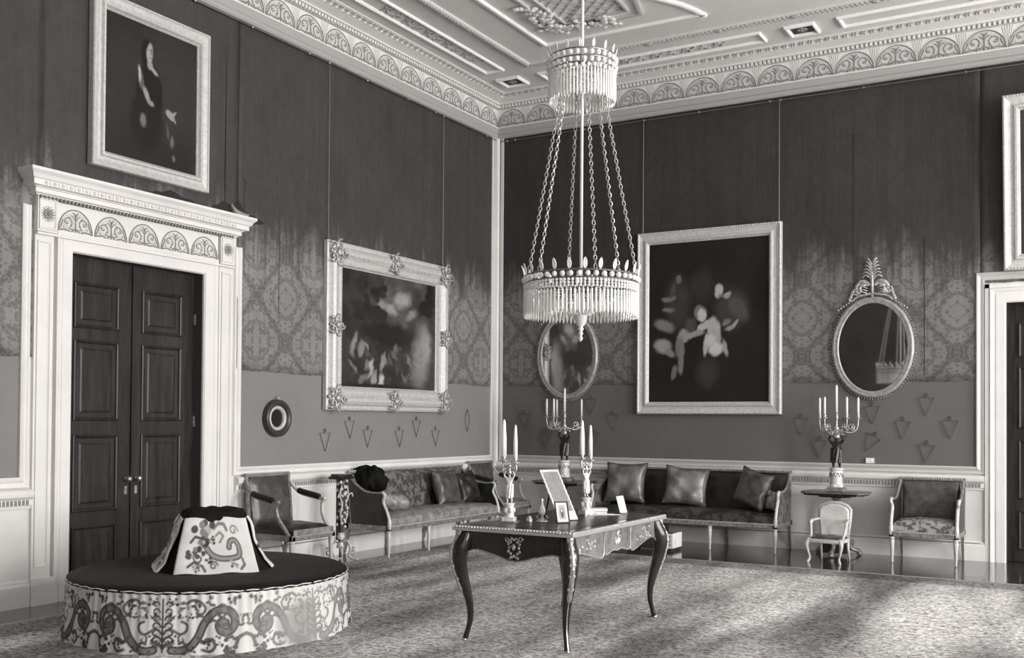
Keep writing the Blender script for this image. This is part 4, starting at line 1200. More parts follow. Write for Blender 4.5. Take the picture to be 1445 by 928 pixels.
# central back: flared four-lobed cone of velvet with brocade panels
RZ = .87   # panel facing angle (towards the camera)
m = MB()
def lobes(u, v):
    a = 2*PI*u
    r0 = interp(v, [0, .2, .5, .8, .93, 1], [.40, .335, .275, .235, .205, .0]); z = interp(v, [0, .2, .5, .8, .93, 1], [0, .08, .22, .36, .415, .425])
    sq = 1+.12*abs(math.sin(2*(a)))**.8
    sc_ = 1-.035*abs(math.cos(4*a+PI/2))*(v > .6)
    return (r0*sq*sc_*math.cos(a), r0*sq*sc_*math.sin(a), z+(.014*abs(math.cos(4*a)) if .6 < v < 1 else 0))
m.grid(lobes, 64, 22, closed=True)
bc = m.build('back_cone', velvet, t, smooth=True); bc.location = (-.02, .03, .42); bc.rotation_euler = (0, 0, RZ)
def conepanel(ang0, w0, w1, seed, z1=.375):
    nu_, nv_ = 90, 80
    U2, V2 = np.meshgrid(np.linspace(0, 1, nu_), np.linspace(0, 1, nv_), indexing='ij')
    def fn(u, v):
        z = .008+(z1-.008)*v
        r0 = interp(z, [0, .07, .2, .33, .385], [.40, .335, .275, .235, .205])*1.0+.026
        half = (w0+(w1-w0)*v)/2; x = (2*u-1)*half
        e = max(0, 1-abs(2*u-1)**6)**.5
        return (r0-.02*(1-e)-.0+.006*math.sin(9*v+u*4), x, z+.006*math.sin(12*u))
    mm = MB(); mm.grid(fn, nu_, nv_)
    vv = []
    c_, s_ = math.cos(ang0), math.sin(ang0)
    mm.v = [(x*c_-y*s_, x*s_+y*c_, z) for x, y, z in mm.v]
    oo = mm.build('brocade_panel', brocade, bc, smooth=True, fix=False)
    r = random.Random(seed)
    S = (U2-.5)*w0; Vz = V2*.37
    G2 = .64+.1*(fbm(U2, V2, 5, 33)-.5)
    def st(pts, wd, val):
        nonlocal G2
        D = np.full(S.shape, 9.)
        for (x0, y0), (x1, y1) in zip(pts[:-1], pts[1:]):
            dx, dy = x1-x0, y1-y0; tt = np.clip(((S-x0)*dx+(Vz-y0)*dy)/(dx*dx+dy*dy+1e-9), 0, 1)
            D = np.minimum(D, np.hypot(S-x0-tt*dx, Vz-y0-tt*dy))
        k = np.clip((wd-D)/.005+.5, 0, 1); G2 = G2*(1-k)+val*k
    bp = [tuple(p)[:2] for p in bez([(-.1, .21, 0), (-.04, .13, 0), (.03, .09, 0), (.11, .085, 0), (.17, .11, 0), (.175, .17, 0), (.15, .21, 0), (.11, .20, 0), (.10, .16, 0)], 4)]
    st(bp, .021, .10); st(bp, .010, .28)
    st(spiral(-.13, .10, .05, .01, 1, 1.1, 10), .007, .12); st(spiral(-.02, .05, .03, .01, 0, 1.1, 8), .006, .15); st(spiral(.15, .28, .04, .01, 0, 1.1, 8), .007, .25)
    st([(-.20, .20), (-.17, .24), (-.13, .235), (-.10, .20)], .010, .09); st([(-.02, .30), (.02, .33), (.07, .32), (.09, .28)], .012, .20); st([(.03, .20), (.06, .24), (.03, .27), (.0, .25)], .009, .25); st([(-.20, .04), (-.16, .07), (-.10, .05), (-.08, .02)], .009, .10); st([(.17, .02), (.20, .05), (.19, .09)], .009, .15)
    for cx, cy, R in ((-.10, .27, .09), (-.17, .13, .06), (-.11, .17, .05), (.12, .04, .03), (-.05, .08, .03), (-.02, .22, .03), (-.14, .03, .03)):
        for i in range(12):
            a = r.random()*6.28; d = R*r.random()**.6; q = np.hypot(S-cx-d*math.cos(a), Vz-cy-d*math.sin(a)); k = np.clip((R*.3-q)/.004+.5, 0, 1); G2 = G2*(1-k)+r.choice((.05, .08, .2, .4))*k
    ca = oo.data.color_attributes.new('Col', 'FLOAT_COLOR', 'POINT'); g = np.clip(G2, .01, .85).ravel()
    ca.data.foreach_set('color', np.stack([g*TR, g, g*TB, np.ones_like(g)], 1).astype(np.float32).ravel())
    so = oo.modifiers.new('t', 'SOLIDIFY'); so.thickness = .012
for k in range(4): conepanel(-PI/2+k*PI/2, .58 if k % 2 == 0 else .46, .42 if k % 2 == 0 else .32, 40+k)

# ================================================================ WRITING TABLE
TX0, TX1, TY0, TY1, TZ = 3.585, 4.505, -6.53, -4.92, .79
TCX, TCY = (TX0+TX1)/2, (TY0+TY1)/2; TW, TL = TX1-TX0, TY1-TY0
t = thing('writing_table', 'dark gilt-mounted writing table on curved cabriole legs standing on the carpet below the chandelier', 'table', (TCX, TCY, .003), 0)
h, l = TW/2, TL/2; tz = TZ-.003
m = MB(); m.box(-h+.012, h-.012, -l+.012, l-.012, tz-.035, tz)
top = m.build('table_top', mat('table_top_black', .012, .16, spec=.6), t, bevel=.004)
m = MB(); m.sweep([(-h+.012, -l+.012), (-h+.012, l-.012), (h-.012, l-.012), (h-.012, -l+.012)], [(0, tz-.036), (-.012, tz-.034), (-.014, tz-.022), (-.008, tz-.014), (-.012, tz-.004), (0, tz+.001)], closed=True)
m.build('brass_edge', mat('polished_edge', .55, .3, metal=.6), top)
m = MB()
for k in range(int(TW/.024)): m.ball((-h+.012+k*.024, -l-.0, tz-.008), .0075, 5, 4)
for k in range(int(TL/.024)): m.ball((h, -l+.012+k*.024, tz-.008), .006, 5, 4)
m.build('gadroon_edge', brass, top)
m = MB(); m.box(-h+.09, h-.09, -l+.09, l-.09, tz, tz+.0015); m.build('leather_inset', mat('black_leather', .02, .3), top)
az = tz-.037
def apron_poly(L, pts): return [(-L, az), (L, az)]+pts
ax, ay = h-.055, l-.055
# short ends: serpentine dark apron with mask mount
for s in (-1, 1):
    low = [tuple(p)[:2] for p in bez([(ax, az-.17, 0), (ax*.78, az-.125, 0), (ax*.45, az-.145, 0), (0, az-.185, 0), (-ax*.45, az-.145, 0), (-ax*.78, az-.125, 0), (-ax, az-.17, 0)], 5)]
    m = MB(); m.prism([(-ax, az)]+[(ax, az)]+low, s*(ay-.02), s*ay, 'xz'); o = m.build('end_apron', ebony, t)
    mm = MB(); cy = s*(ay+.008)
    for i in range(16):
        a = i*2*PI/16; mm.ball(((.036+.01*(i%2))*math.cos(a), cy, az-.095+(.055+.012*(i%2))*math.sin(a)), (.011, .007, .012), 6, 4)
    mm.ball((0, cy+s*.004, az-.09), (.015, .010, .022), 8, 6); mm.ball((0, cy+s*.014, az-.095), (.004, .006, .007), 5, 4)
    for q in (-1, 1):
        mm.ball((q*.010, cy+s*.019, az-.082), .004, 4, 3); mm.tube([(x, cy, z) for x, z in spiral(q*.05, az-.04, .022, .006, 0, q*1.2, 8)], .005, 4); mm.tube([(q*.02, cy, az-.15), (q*.035, cy, az-.17)], .008, 4)
    mm.build('mask_mount', brass, o, smooth=True)
    mm = MB(); mm.tube([(x, s*(ay+.002), z) for x, z in low], .0045, 4); mm.build('brass_border', giltdark, o)
# long sides: three scalloped drawer fronts in marquetry
for s in (-1, 1):
    X = s*ax
    secs = [(-ay+.0, -ay*.30, .175), (-ay*.30, ay*.30, .135), (ay*.30, ay, .175)]
    m = MB(); m.box(s*(ax-.03), s*(ax-.012), -ay, ay, az-.10, az); m.build('side_apron', ebony, t)
    for i, (a, b, dd) in enumerate(secs):
        c = (a+b)/2; w2 = (b-a)/2
        if i == 1: low = [(b, az-.148, 0), (b-.035, az-.172, 0), (c+.07, az-.150, 0), (c, az-.158, 0), (c-.07, az-.150, 0), (a+.035, az-.172, 0), (a, az-.148, 0)]
        elif i == 0: low = [(b, az-.148, 0), (b-.03, az-.185, 0), (b-.11, az-.178, 0), (c, az-.142, 0), (a+.13, az-.122, 0), (a+.05, az-.142, 0), (a, az-.20, 0)]
        else: low = [(b, az-.20, 0), (b-.05, az-.142, 0), (b-.13, az-.122, 0), (c, az-.142, 0), (a+.11, az-.178, 0), (a+.03, az-.185, 0), (a, az-.148, 0)]
        lw = [tuple(p)[:2] for p in bez(low, 4)]
        poly = [(a, az-.003), (b, az-.003)]+lw
        m = MB(); m.prism(poly, s*(ax-.012), s*(ax+.002), 'yz'); D = m.build('drawer_front', walnut, t)
        e = MB(); e.tube([(s*(ax+.004), y, z) for y, z in poly], .0065, 5, closed=True); e.build('brass_border', brass, D)
        e = MB(); r = random.Random(50+i)
        if i == 1:
            for q in range(10): e.ball((s*(ax+.006), c+r.gauss(0, .018), az-.085+r.gauss(0, .035)), (.006, .014, .016), 6, 4)
            for q in (-1, 1): e.tube([(s*(ax+.007), c+y, az-.08+z) for y, z in spiral(q*.03, 0, .03, .008, 0, q*1.2, 10)], .004, 4)
        else:
            for q in range(9): e.ball((s*(ax+.003), c+r.uniform(-.13, .13), az-.08+r.uniform(-.045, .045)), (.003, .010+.006*r.random(), .007), 5, 4)
            e.tube([(s*(ax+.004), c-.035, az-.045), (s*(ax+.004), c+.02, az-.04), (s*(ax+.004), c+.02, az-.075)], .004, 4)
            e.tube([(s*(ax+.003), y, z-.01) for y, z in spiral(c+.06, az-.09, .03, .006, 0, 1, 10)], .003, 4)
        e.build('inlay_mount', giltpale, D)
# cabriole legs
for sx in (-1, 1):
    for sy in (-1, 1):
        cx, cy = sx*(ax-.012), sy*(ay-.012); d = Vector((sx, sy, 0)).normalized()
        prof = [(az, -.01, .048), (az-.06, .006, .058), (az-.12, .034, .062), (az-.19, .044, .057), (az-.30, .026, .044), (az-.42, -.012, .033), (az-.52, -.034, .025), (az-.61, -.036, .020), (az-.67, -.022, .018), (.014, -.002, .021), (0, .004, .015)]
        pts = [Vector((cx, cy, z))+d*o_ for z, o_, r in prof]
        P = bez([tuple(p) for p in pts], 4); R = [interp(i, [q*4 for q in range(len(prof))], [r for _, _, r in prof]) for i in range(len(P))]
        m = MB(); m.tube(P, R, 8, ang=PI/8); L = m.build('leg', ebony, t, smooth=True)
        # gilt knee mount following the outer corner
        m = MB(); rim = [(p+d*(r*.95)) for p, r in zip(P, R)]
        kk = rim[0:21]
        m.tube(kk, [.014+.006*abs(math.sin(i*1.1)) for i in range(len(kk))], 6)
        for i in range(2, 18, 3):
            p = kk[i]; nx = Vector((-d.y, d.x, 0)); m.ball(p+nx*.012, (.012, .012, .016), 6, 4); m.ball(p-nx*.012, (.012, .012, .016), 6, 4)
        m.ball(kk[1], (.026, .026, .034), 8, 6)
        m.build('knee_mount', brass, L, smooth=True)
        m = MB(); q = rim[20:38]; m.tube(q, .0045, 4); m.build('brass_line', brass, L)
        m = MB(); p = P[-1]; m.tube([P[-7], P[-4], P[-2], P[-1]], [.013, .021, .024, .017], 8); m.build('sabot', brass, L, smooth=True)

# ================================================================ FIGURE helper (small sculptures)
def figurine(name, parent, H, m_, mirror=1, drape=True, up=True):
    """standing draped figure of height H with raised arms; one skinned body"""
    k = H
    J = {'pel': (0, 0, .50), 'wai': (.01*mirror, 0, .60), 'che': (0, -.01, .72), 'nek': (0, 0, .82), 'hea': (.01*mirror, -.01, .88), 'het': (.01*mirror, -.005, .95),
         'hL': (-.06, 0, .48), 'kL': (-.075, -.045, .26), 'aL': (-.06, .0, .04), 'tL': (-.065, -.07, .015),
         'hR': (.06, 0, .48), 'kR': (.06, -.01, .26), 'aR': (.07, .03, .04), 'tR': (.08, -.05, .015),
         'sL': (-.10, 0, .77), 'eL': (-.17, -.02, .86), 'wL': (-.12, -.04, 1.0), 'sR': (.10, 0, .77), 'eR': (.17, -.03, .70), 'wR': (.12, -.09, .60)}
    if up: J['eR'] = (.17, -.02, .87); J['wR'] = (.11, -.03, 1.0)
    E_ = [('pel', 'wai'), ('wai', 'che'), ('che', 'nek'), ('nek', 'hea'), ('hea', 'het'), ('pel', 'hL'), ('hL', 'kL'), ('kL', 'aL'), ('aL', 'tL'), ('pel', 'hR'), ('hR', 'kR'), ('kR', 'aR'), ('aR', 'tR'), ('che', 'sL'), ('sL', 'eL'), ('eL', 'wL'), ('che', 'sR'), ('sR', 'eR'), ('eR', 'wR')]
    Rr = {'pel': .085, 'wai': .07, 'che': .09, 'nek': .035, 'hea': .058, 'het': .045, 'hL': .07, 'hR': .07, 'kL': .048, 'kR': .048, 'aL': .028, 'aR': .028, 'tL': .022, 'tR': .022, 'sL': .042, 'sR': .042, 'eL': .032, 'eR': .032, 'wL': .024, 'wR': .024}
    names = list(J); me = bpy.data.meshes.new(name)
    me.from_pydata([tuple(c*k for c in J[n]) for n in names], [(names.index(a), names.index(b)) for a, b in E_], []); me.update()
    me.materials.append(m_)
    o = bpy.data.objects.new(name, me); COL.objects.link(o); o.parent = parent
    sk_ = o.modifiers.new('skin', 'SKIN'); sk_.use_smooth_shade = True
    for i, n in enumerate(names):
        v = me.skin_vertices[0].data[i]; v.radius = (Rr[n]*k, Rr[n]*k); v.use_root = (n == 'pel')
    sb = o.modifiers.new('sub', 'SUBSURF'); sb.levels = 1; sb.render_levels = 1
    if drape:
        m = MB(); m.grid(lambda u, v: ((.11+.03*v+.014*math.sin(9*2*PI*u+3*v))*k*math.cos(2*PI*u)*(1-.2*(v-.5)), (.085+.03*v+.014*math.sin(9*2*PI*u+3*v))*k*math.sin(2*PI*u), (.60-.42*v+.03*math.sin(2*PI*u))*k), 40, 8, closed=True)
        m.build('drapery', m_, o, smooth=True)
    return o
def candle(parent, x, y, z, h_, r=.011, m_=None, taper=False):
    m = MB(); m.lathe([(r, 0), (r*.95, h_*.5), (r*(.55 if taper else .9), h_*.93), (r*.3, h_)], n=10)
    o = m.build('candle', wax, parent, smooth=True); o.location = (x, y, z)
    w_ = MB(); w_.tube([(0, 0, h_-.002), (.001, 0, h_+.010)], .0012, 4); w_.build('wick', wire_d, o)
    return o
# ---- tall candelabra on stands (dark figure on marble drum, five lights)
def tall_candelabrum(label, loc, rz, BR=(2.70, 4.36, 5.42, .25)):
    t = thing('candelabrum', label, 'candelabrum', loc, rz)
    m = MB(); m.box(-.10, .10, -.10, .10, 0, .035); m.box(-.085, .085, -.085, .085, .035, .05); m.build('base', giltdark, t, bevel=.005)
    m = MB(); m.lathe([(.078, .05), (.08, .065), (.070, .075), (.068, .235), (.078, .25), (.08, .265), (.06, .27)], n=24); d = m.build('marble_drum', marble, t, smooth=False)
    m = MB()
    for q in range(12):
        a = q*PI/6; m.tube([(.072*math.cos(a), .072*math.sin(a), .20), (.076*math.cos(a+.26), .076*math.sin(a+.26), .165), (.072*math.cos(a+.52), .072*math.sin(a+.52), .20)], .006, 4)
        m.ball((.074*math.cos(a), .074*math.sin(a), .205), .011, 5, 4)
    m.build('swag_mount', brass, d)
    f = figurine('figure', t, .37, bronze); f.location = (0, 0, .268); f.scale = (1.35, 1.35, 1)
    m = MB(); m.lathe([(.03, .60), (.05, .62), (.032, .645), (.018, .66), (.022, .70), (.034, .72), (.016, .74), (.012, .82), (.024, .84), (.014, .86), (.02, .875)], n=12)
    st = m.build('stem', brass, t, smooth=True)
    m = MB()
    for q in range(6):
        a = q*PI/3; m.tube([(.0, 0, .64), (.05*math.cos(a), .05*math.sin(a), .675), (.07*math.cos(a), .07*math.sin(a), .655)], .008, 4); m.ball((.072*math.cos(a), .072*math.sin(a), .648), .013, 5, 4)
    m.build('leaf_collar', brass, st, smooth=True)
    for a in BR:
        c, s = math.cos(a), math.sin(a)
        p = bez([(.01, 0, .70), (.07, 0, .685), (.15, 0, .67), (.215, 0, .70), (.235, 0, .78), (.235, 0, .83)], 5)
        m = MB(); m.tube([(q_.x*c, q_.x*s, q_.z) for q_ in p], .0075, 6)
        m.tube([(x*c, x*s, z) for x, z in spiral(.155, .735, .045, .010, -PI/2, 1.5, 14)], .006, 5)
        m.ball((.12*c, .12*s, .70), .012, 5, 4); m.ball((.2*c, .2*s, .70), .010, 5, 4)
        A = m.build('branch', brass, t, smooth=True)
        m = MB(); m.lathe([(.012, .825), (.032, .832), (.034, .838), (.014, .842), (.018, .86), (.020, .875), (.013, .878)], c=(.235*c, .235*s, 0), n=10); m.build('candle_cup', brass, A, smooth=True)
        candle(t, .235*c, .235*s, .872, .20, .0135)
    m = MB(); m.lathe([(.012, .868), (.03, .875), (.013, .88), (.018, .905), (.012, .91)], n=10); m.build('candle_cup', brass, st, smooth=True)
    candle(t, 0, 0, .90, .315, .0145)
    return t
# ---- tripod stands with a wide canted top
def stand(label, loc, rz, w_=.355):
    t = thing('tripod_stand', label, 'stand', loc, rz)
    c = .07; w2 = w_; dd = .25
    poly = [(-w2+c, -dd), (w2-c, -dd), (w2, -dd+c), (w2, dd-c), (w2-c, dd), (-w2+c, dd), (-w2, dd-c), (-w2, -dd+c)]
    m = MB(); m.prism(poly, .705, .728, 'xy'); m.prism([(x*.93, y*.93) for x, y in poly], .685, .705, 'xy'); m.prism([(x*.5, y*.6) for x, y in poly], .665, .685, 'xy')
    m.build('stand_top', ebony, t, bevel=.003)
    m = MB(); m.tube([(x, y, .7165) for x, y in poly], .006, 4, closed=True); m.build('gilt_edge', giltdark, t)
    m = MB(); m.lathe([(.05, .24), (.032, .26), (.026, .32), (.04, .36), (.030, .40), (.022, .48), (.026, .56), (.038, .58), (.026, .61), (.06, .655), (.09, .668)], n=16); m.build('stem', giltdark, t, smooth=True)
    for k in range(3):
        a = -PI/2+k*2*PI/3; cs, sn = math.cos(a), math.sin(a)
        p = bez([(.02, 0, .27), (.07, 0, .25), (.11, 0, .16), (.17, 0, .08), (.25, 0, .05), (.27, 0, .018)], 5)
        m = MB(); m.tube([(q.x*cs, q.x*sn, q.z) for q in p], [.03]*6+[.024]*14+[.028]*6, 8); m.ball((.265*cs, .265*sn, .026), (.038, .038, .026), 8, 6)
        m.tube([(x*cs, x*sn, z) for x, z in spiral(.16, .15, .045, .01, -1, 1.3, 12)], .010, 5)
        m.build('leg', giltdark, t, smooth=True)
    m = MB(); m.prism([(.17*math.cos(-PI/2+PI/3+k*2*PI/3), .17*math.sin(-PI/2+PI/3+k*2*PI/3)) for k in range(3)], .03, .22, 'xy'); m.build('plinth', blackwood, t, bevel=.01)
    return t
stand('dark-topped tripod stand at the back wall behind the small white chair', (4.775, -.37, 0), 0)
tall_candelabrum('five-light candelabrum with dark figure, standing right of the back sofa below the crested mirror', (4.775, -.37, .728), .0)
stand('dark-topped stand near the room corner, seen behind the writing table', (1.29, -.37, 0), 0, w_=.39)
tall_candelabrum('five-light candelabrum with dark figure near the room corner, below the left oval mirror', (1.29, -.37, .728), 0, BR=(2.5, 3.75, 4.55, .8))

# flower-carved slender stand between armchair and sofa
t = thing('flower_carved_stand', 'slender gilt stand carved with flowers between the left armchair and the left sofa', 'stand', (.36, -3.78, 0), PI/2)
m = MB(); m.prism([(.12*math.cos(a), .12*math.sin(a)) for a in np.linspace(0, 2*PI, 8, endpoint=False)+PI/8], .90, .925, 'xy'); m.box(-.10, .10, -.09, .09, .87, .90); m.build('stand_top', ebony, t)
m = MB(); m.box(-.035, .035, .01, .04, .2, .88); m.lathe([(.04, .2), (.02, .3), (.018, .85), (.05, .88)], n=10); m.build('stem', blackwood, t)
rnd = random.Random(77)
m = MB()
for k in range(36):
    z = .36+k*.0145; a = k*1.25; R = .05+.02*math.sin(k); m.ball((R*math.cos(a)*.9, -.02+R*math.sin(a)*.8, z), (.016+.012*rnd.random(), .016, .014+.01*rnd.random()), 6, 4)
for s in (-1, 1):
    m.tube(bez([(s*.02, -.03, .40), (s*.06, -.04, .50), (s*.03, -.04, .6), (s*.07, -.04, .7), (s*.04, -.04, .8)], 5), .009, 5)
    m.tube(bez([(s*.03, -.05, .68), (s*.1, -.06, .72), (s*.12, -.06, .68)], 5), .008, 5)
m.build('carved_flowers', giltpale, t, smooth=True)
m = MB(); m.lathe([(.05, .14), (.04, .17), (.03, .22), (.045, .26), (.03, .30)], n=12); m.build('knop', giltpale, t, smooth=True)
for k in range(3):
    a = -PI/2+.2+k*2*PI/3; cs, sn = math.cos(a), math.sin(a)
    p = bez([(.02, 0, .20), (.08, 0, .21), (.12, 0, .14), (.10, 0, .06), (.16, 0, .025), (.20, 0, .03)], 5)
    m = MB(); m.tube([(q.x*cs, q.x*sn, q.z) for q in p], [.018]*18+[.016]*8, 6)
    m.tube([(x*cs, x*sn, z) for x, z in spiral(.15, .10, .05, .012, 1, 1.3, 12)], .010, 5)
    m.build('scroll_foot', giltdark if k else giltpale, t, smooth=True)

# ---- child's chair
t = thing('childs_chair', 'small white upholstered chair on curved legs in front of the right candelabrum stand', 'chair', (4.86, -.83, 0), -.12)
cw = mat('cream_painted_wood', .52, .45, var=.15, vscale=14)
for sx in (-1, 1):
    p = bez([(sx*.165, -.30, .25), (sx*.19, -.33, .20), (sx*.175, -.32, .11), (sx*.16, -.315, .05), (sx*.18, -.345, .0)], 4)
    m = MB(); m.tube(p, [.026, .027, .027, .026, .024, .02, .018, .016, .014, .013, .012, .012, .013, .014, .016, .016, .013][:len(p)], 8); m.build('leg', cw, t, smooth=True)
    m = MB(); m.tube([(sx*.15, -.02, .25), (sx*.15, .0, .12), (sx*.155, .03, 0)], [.018, .015, .011], 6); m.build('leg', cw, t, smooth=True)
    p = bez([(sx*.165, -.02, .45), (sx*.185, -.10, .445), (sx*.195, -.19, .43), (sx*.19, -.20, .38), (sx*.18, -.22, .30), (sx*.175, -.25, .25)], 4)
    m = MB(); m.tube(p, [.014]*6+[.02]*5+[.014]*(len(p)-11), 8); m.build('arm', cw, t, smooth=True)
m = MB(); m.prism([(-.19, -.33), (-.08, -.345), (.08, -.345), (.19, -.33), (.17, 0), (-.17, 0)], .215, .255, 'xy'); m.build('seat_frame', cw, t, bevel=.008)
slab_mb(-.17, .17, -.32, -.02, .25, .275, crown=.02, seed=2).build('seat_cushion', silk_m, t, smooth=True)
out = [(-.155, .27), (-.17, .45), (-.175, .56), (-.14, .60), (-.06, .63), (.06, .63), (.14, .60), (.175, .56), (.17, .45), (.155, .27)]
m = MB(); m.tube([(x, -.005+.05*(z-.27), z) for x, z in out], .018, 6, closed=True); m.build('back_frame', cw, t, smooth=True)
m = MB(); m.prism([(x*.93, .27+(z-.27)*.96) for x, z in out], -.03, .02, 'xz'); m.build('backrest', whitefab, t, bevel=.012)

# ---- small footstool right of the table, in front of the back sofa
t = thing('footstool', 'low footstool with a pale patterned end, seen just beyond the right end of the table', 'stool', (2.80, -.99, 0), 0)
m = MB(); m.box(-.28, .28, -.16, .16, .03, .19); m.build('stool_body', blackwood, t, bevel=.01)
m = MB(); m.box(.281, .295, -.15, .15, .04, .21); m.box(.23, .30, -.165, -.155, .04, .21); m.build('end_panel', whitefab, t)
m = MB()
for z in (.08, .125, .17): m.tube([(.27+x, -.169, z+y) for x, y in spiral(0, 0, .016, .004, 0, 1.2, 8)], .003, 4)
m.build('panel_ornament', giltdark, t)
m = MB()
for sx in (-1, 1):
    f = MB(); f.box(sx*.25-.02, sx*.25+.02, -.15, .15, 0, .03); f.build('foot', blackwood, t)
m = MB(); m.box(-.045, .045, -.045, .045, 0, .10); m.box(-.052, .052, -.052, .052, .095, .11); m.ball((0, -.05, .06), .008, 6, 4)
tag(m.build('box', blackwood, loc=(.42, -4.34, 0)), 'small black box on the floor under the left armchair', 'box')

# ================================================================ OBJECTS ON THE TABLE
def table_candelabrum(label, loc, rz):
    t = thing('table_candelabrum', label, 'candelabrum', loc, rz)
    fig = mat('porcelain_figure', .60, .3, var=.25, vscale=40, bump=.3, bscale=60)
    m = MB(); m.box(-.05, .05, -.05, .05, 0, .012); m.box(-.062, .062, -.062, .062, 0, .006); m.build('base_plate', giltdark, t)
    m = MB(); m.box(-.042, .042, -.042, .042, .012, .04); m.lathe([(.036, .04), (.034, .05), (.032, .115), (.038, .13), (.034, .136)], n=16)
    for q in range(6): a = q*PI/3; m.ball((.034*math.cos(a), .034*math.sin(a), .085), (.012, .012, .02), 6, 4)
    m.build('pedestal', marble, t)
    f = figurine('figure', t, .225, fig); f.location = (0, 0, .136)
    m = MB(); m.lathe([(.014, .335), (.02, .35), (.010, .365), (.008, .385), (.016, .395), (.006, .41)], n=10); m.build('stem', brass, t, smooth=True)
    for k, (s, hh) in enumerate(((-1, .43), (1, .415))):
        p = bez([(0, 0, .365), (s*.02, 0, .352), (s*.045, 0, .36), (s*.05, 0, .39), (s*.042, 0, hh-.005)], 5)
        m = MB(); m.tube(p, .0065, 6); m.tube([(x, 0, z) for x, z in spiral(s*.025, .385, .018, .004, -PI/2, s*1.3, 12)], .005, 5); m.ball((s*.03, 0, .352), .009, 5, 4)
        A = m.build('branch', brass, t, smooth=True)
        m = MB(); m.lathe([(.008, hh-.01), (.026, hh-.002), (.028, hh+.004), (.012, hh+.008), (.016, hh+.028), (.014, hh+.034)], c=(s*.042, 0, 0), n=10)
        for q in range(6): a = q*PI/3; m.ball((s*.042+.024*math.cos(a), .024*math.sin(a), hh+.004), .007, 5, 4)
        m.build('candle_cup', brass, A, smooth=True)
        candle(t, s*.042, 0, hh+.030, .262-(0 if k == 0 else .022), .020 if k == 0 else .016, taper=True)
    return t
table_candelabrum('two-branch candelabrum with pale figure stem on the left part of the writing table', (3.82, -6.16, TZ), .25)
table_candelabrum('two-branch candelabrum with pale figure stem standing further back on the table, behind the leaning panel', (4.03, -5.36, TZ), 1.15)

# lace-edged panel on a strut
t = thing('lace_edged_panel', 'tall narrow grey panel with a frilled white border leaning back on the writing table', 'panel', (4.12, -5.84, TZ), 1.15)
m = MB(); m.box(-.075, .075, -.006, .0, 0, .40); P = m.build('panel_board', mat('panel_grey_silk', .22, .6, var=.1, vscale=20), t)
m = MB()
for i in range(0, 29):
    z = i*.0145
    for s in (-1, 1): m.ball((s*(.078+.002*math.sin(i*2.1)), -.006, z), (.010, .006, .009), 6, 4)
for i in range(11):
    x = -.075+i*.015
    for z in (0, .405): m.ball((x, -.006, z), (.009, .006, .011), 6, 4)
m.box(-.08, .08, -.01, 0, 0, .06)
m.build('frilled_border', whitefab, P)
P.rotation_euler = (-.60, .0, 0)
P.location = (0, .0, .012)
m = MB(); m.tube([(0, .195, .24), (0, .27, .004)], .008, 5); m.tube([(0, .18, .15), (0, .10, .11)], .006, 5); m.build('strut', blackwood, t)

# small framed photo
t = thing('small_picture_frame', 'small upright black-framed picture standing at the near corner of the writing table', 'picture frame', (4.18, -6.03, TZ), .95)
B_ = MB(); B_.frame(-.052, .052, 0, .155, [(0, 0), (0, .008), (.003, .010), (.008, .008), (.009, .004)]); B_.box(-.05, .05, -.003, .002, .002, .153)
fo = B_.build('black_frame', blackwood, t); fo.rotation_euler = (-.30, 0, 0); fo.location = (0, 0, .002)
m = MB(); m.box(-.043, .043, -.0045, -.003, .009, .146); m.build('pale_mount', mat('mount_card', .55, .7), fo)
def paint_small(U, V):
    G = .33+0*U; G = blob(G, U, V, .5, .45, .28, .36, 0, .12, .3); G = blob(G, U, V, .5, .62, .11, .12, 0, .5, .4); G = blob(G, U, V, .5, .32, .2, .2, 0, .06, .4); return G
canvas(.05, .10, 24, 36, paint_small, oilpaint, 'photograph', fo, y=-.0052, z0=.028)
m = MB(); m.tube([(0, .045, .10), (0, .09, 0)], .004, 4); m.build('strut', blackwood, t)

# small glass lamp ornament
t = thing('glass_scent_lamp', 'tiny pale glass lamp with a round base between the table candelabra', 'ornament', (3.99, -5.99, TZ), 0)
m = MB(); m.lathe([(.042, 0), (.044, .006), (.03, .014), (.012, .024), (.010, .04)], n=16); m.build('foot', brass, t, smooth=True)
m = MB(); m.lathe([(.010, .04), (.022, .055), (.026, .08), (.018, .105), (.008, .12), (.007, .145), (.011, .152), (.004, .165)], n=16); m.build('glass_body', mat('milk_glass', .75, .15, trans=.2), t, smooth=True)
m = MB()
for q in (-1, 1): m.tube(bez([(q*.02, 0, .02), (q*.045, 0, .03), (q*.03, 0, .045)], 4), .005, 5)
m.build('handle', brass, t, smooth=True)
m = MB(); m.lathe([(.018, 0), (.022, .006), (.022, .03), (.012, .036), (.012, .044), (.002, .05)], n=12)
tag(m.build('ink_pot', brass, smooth=True, loc=(3.95, -6.10, TZ)), 'small round metal pot just right of the left table candelabrum', 'pot')

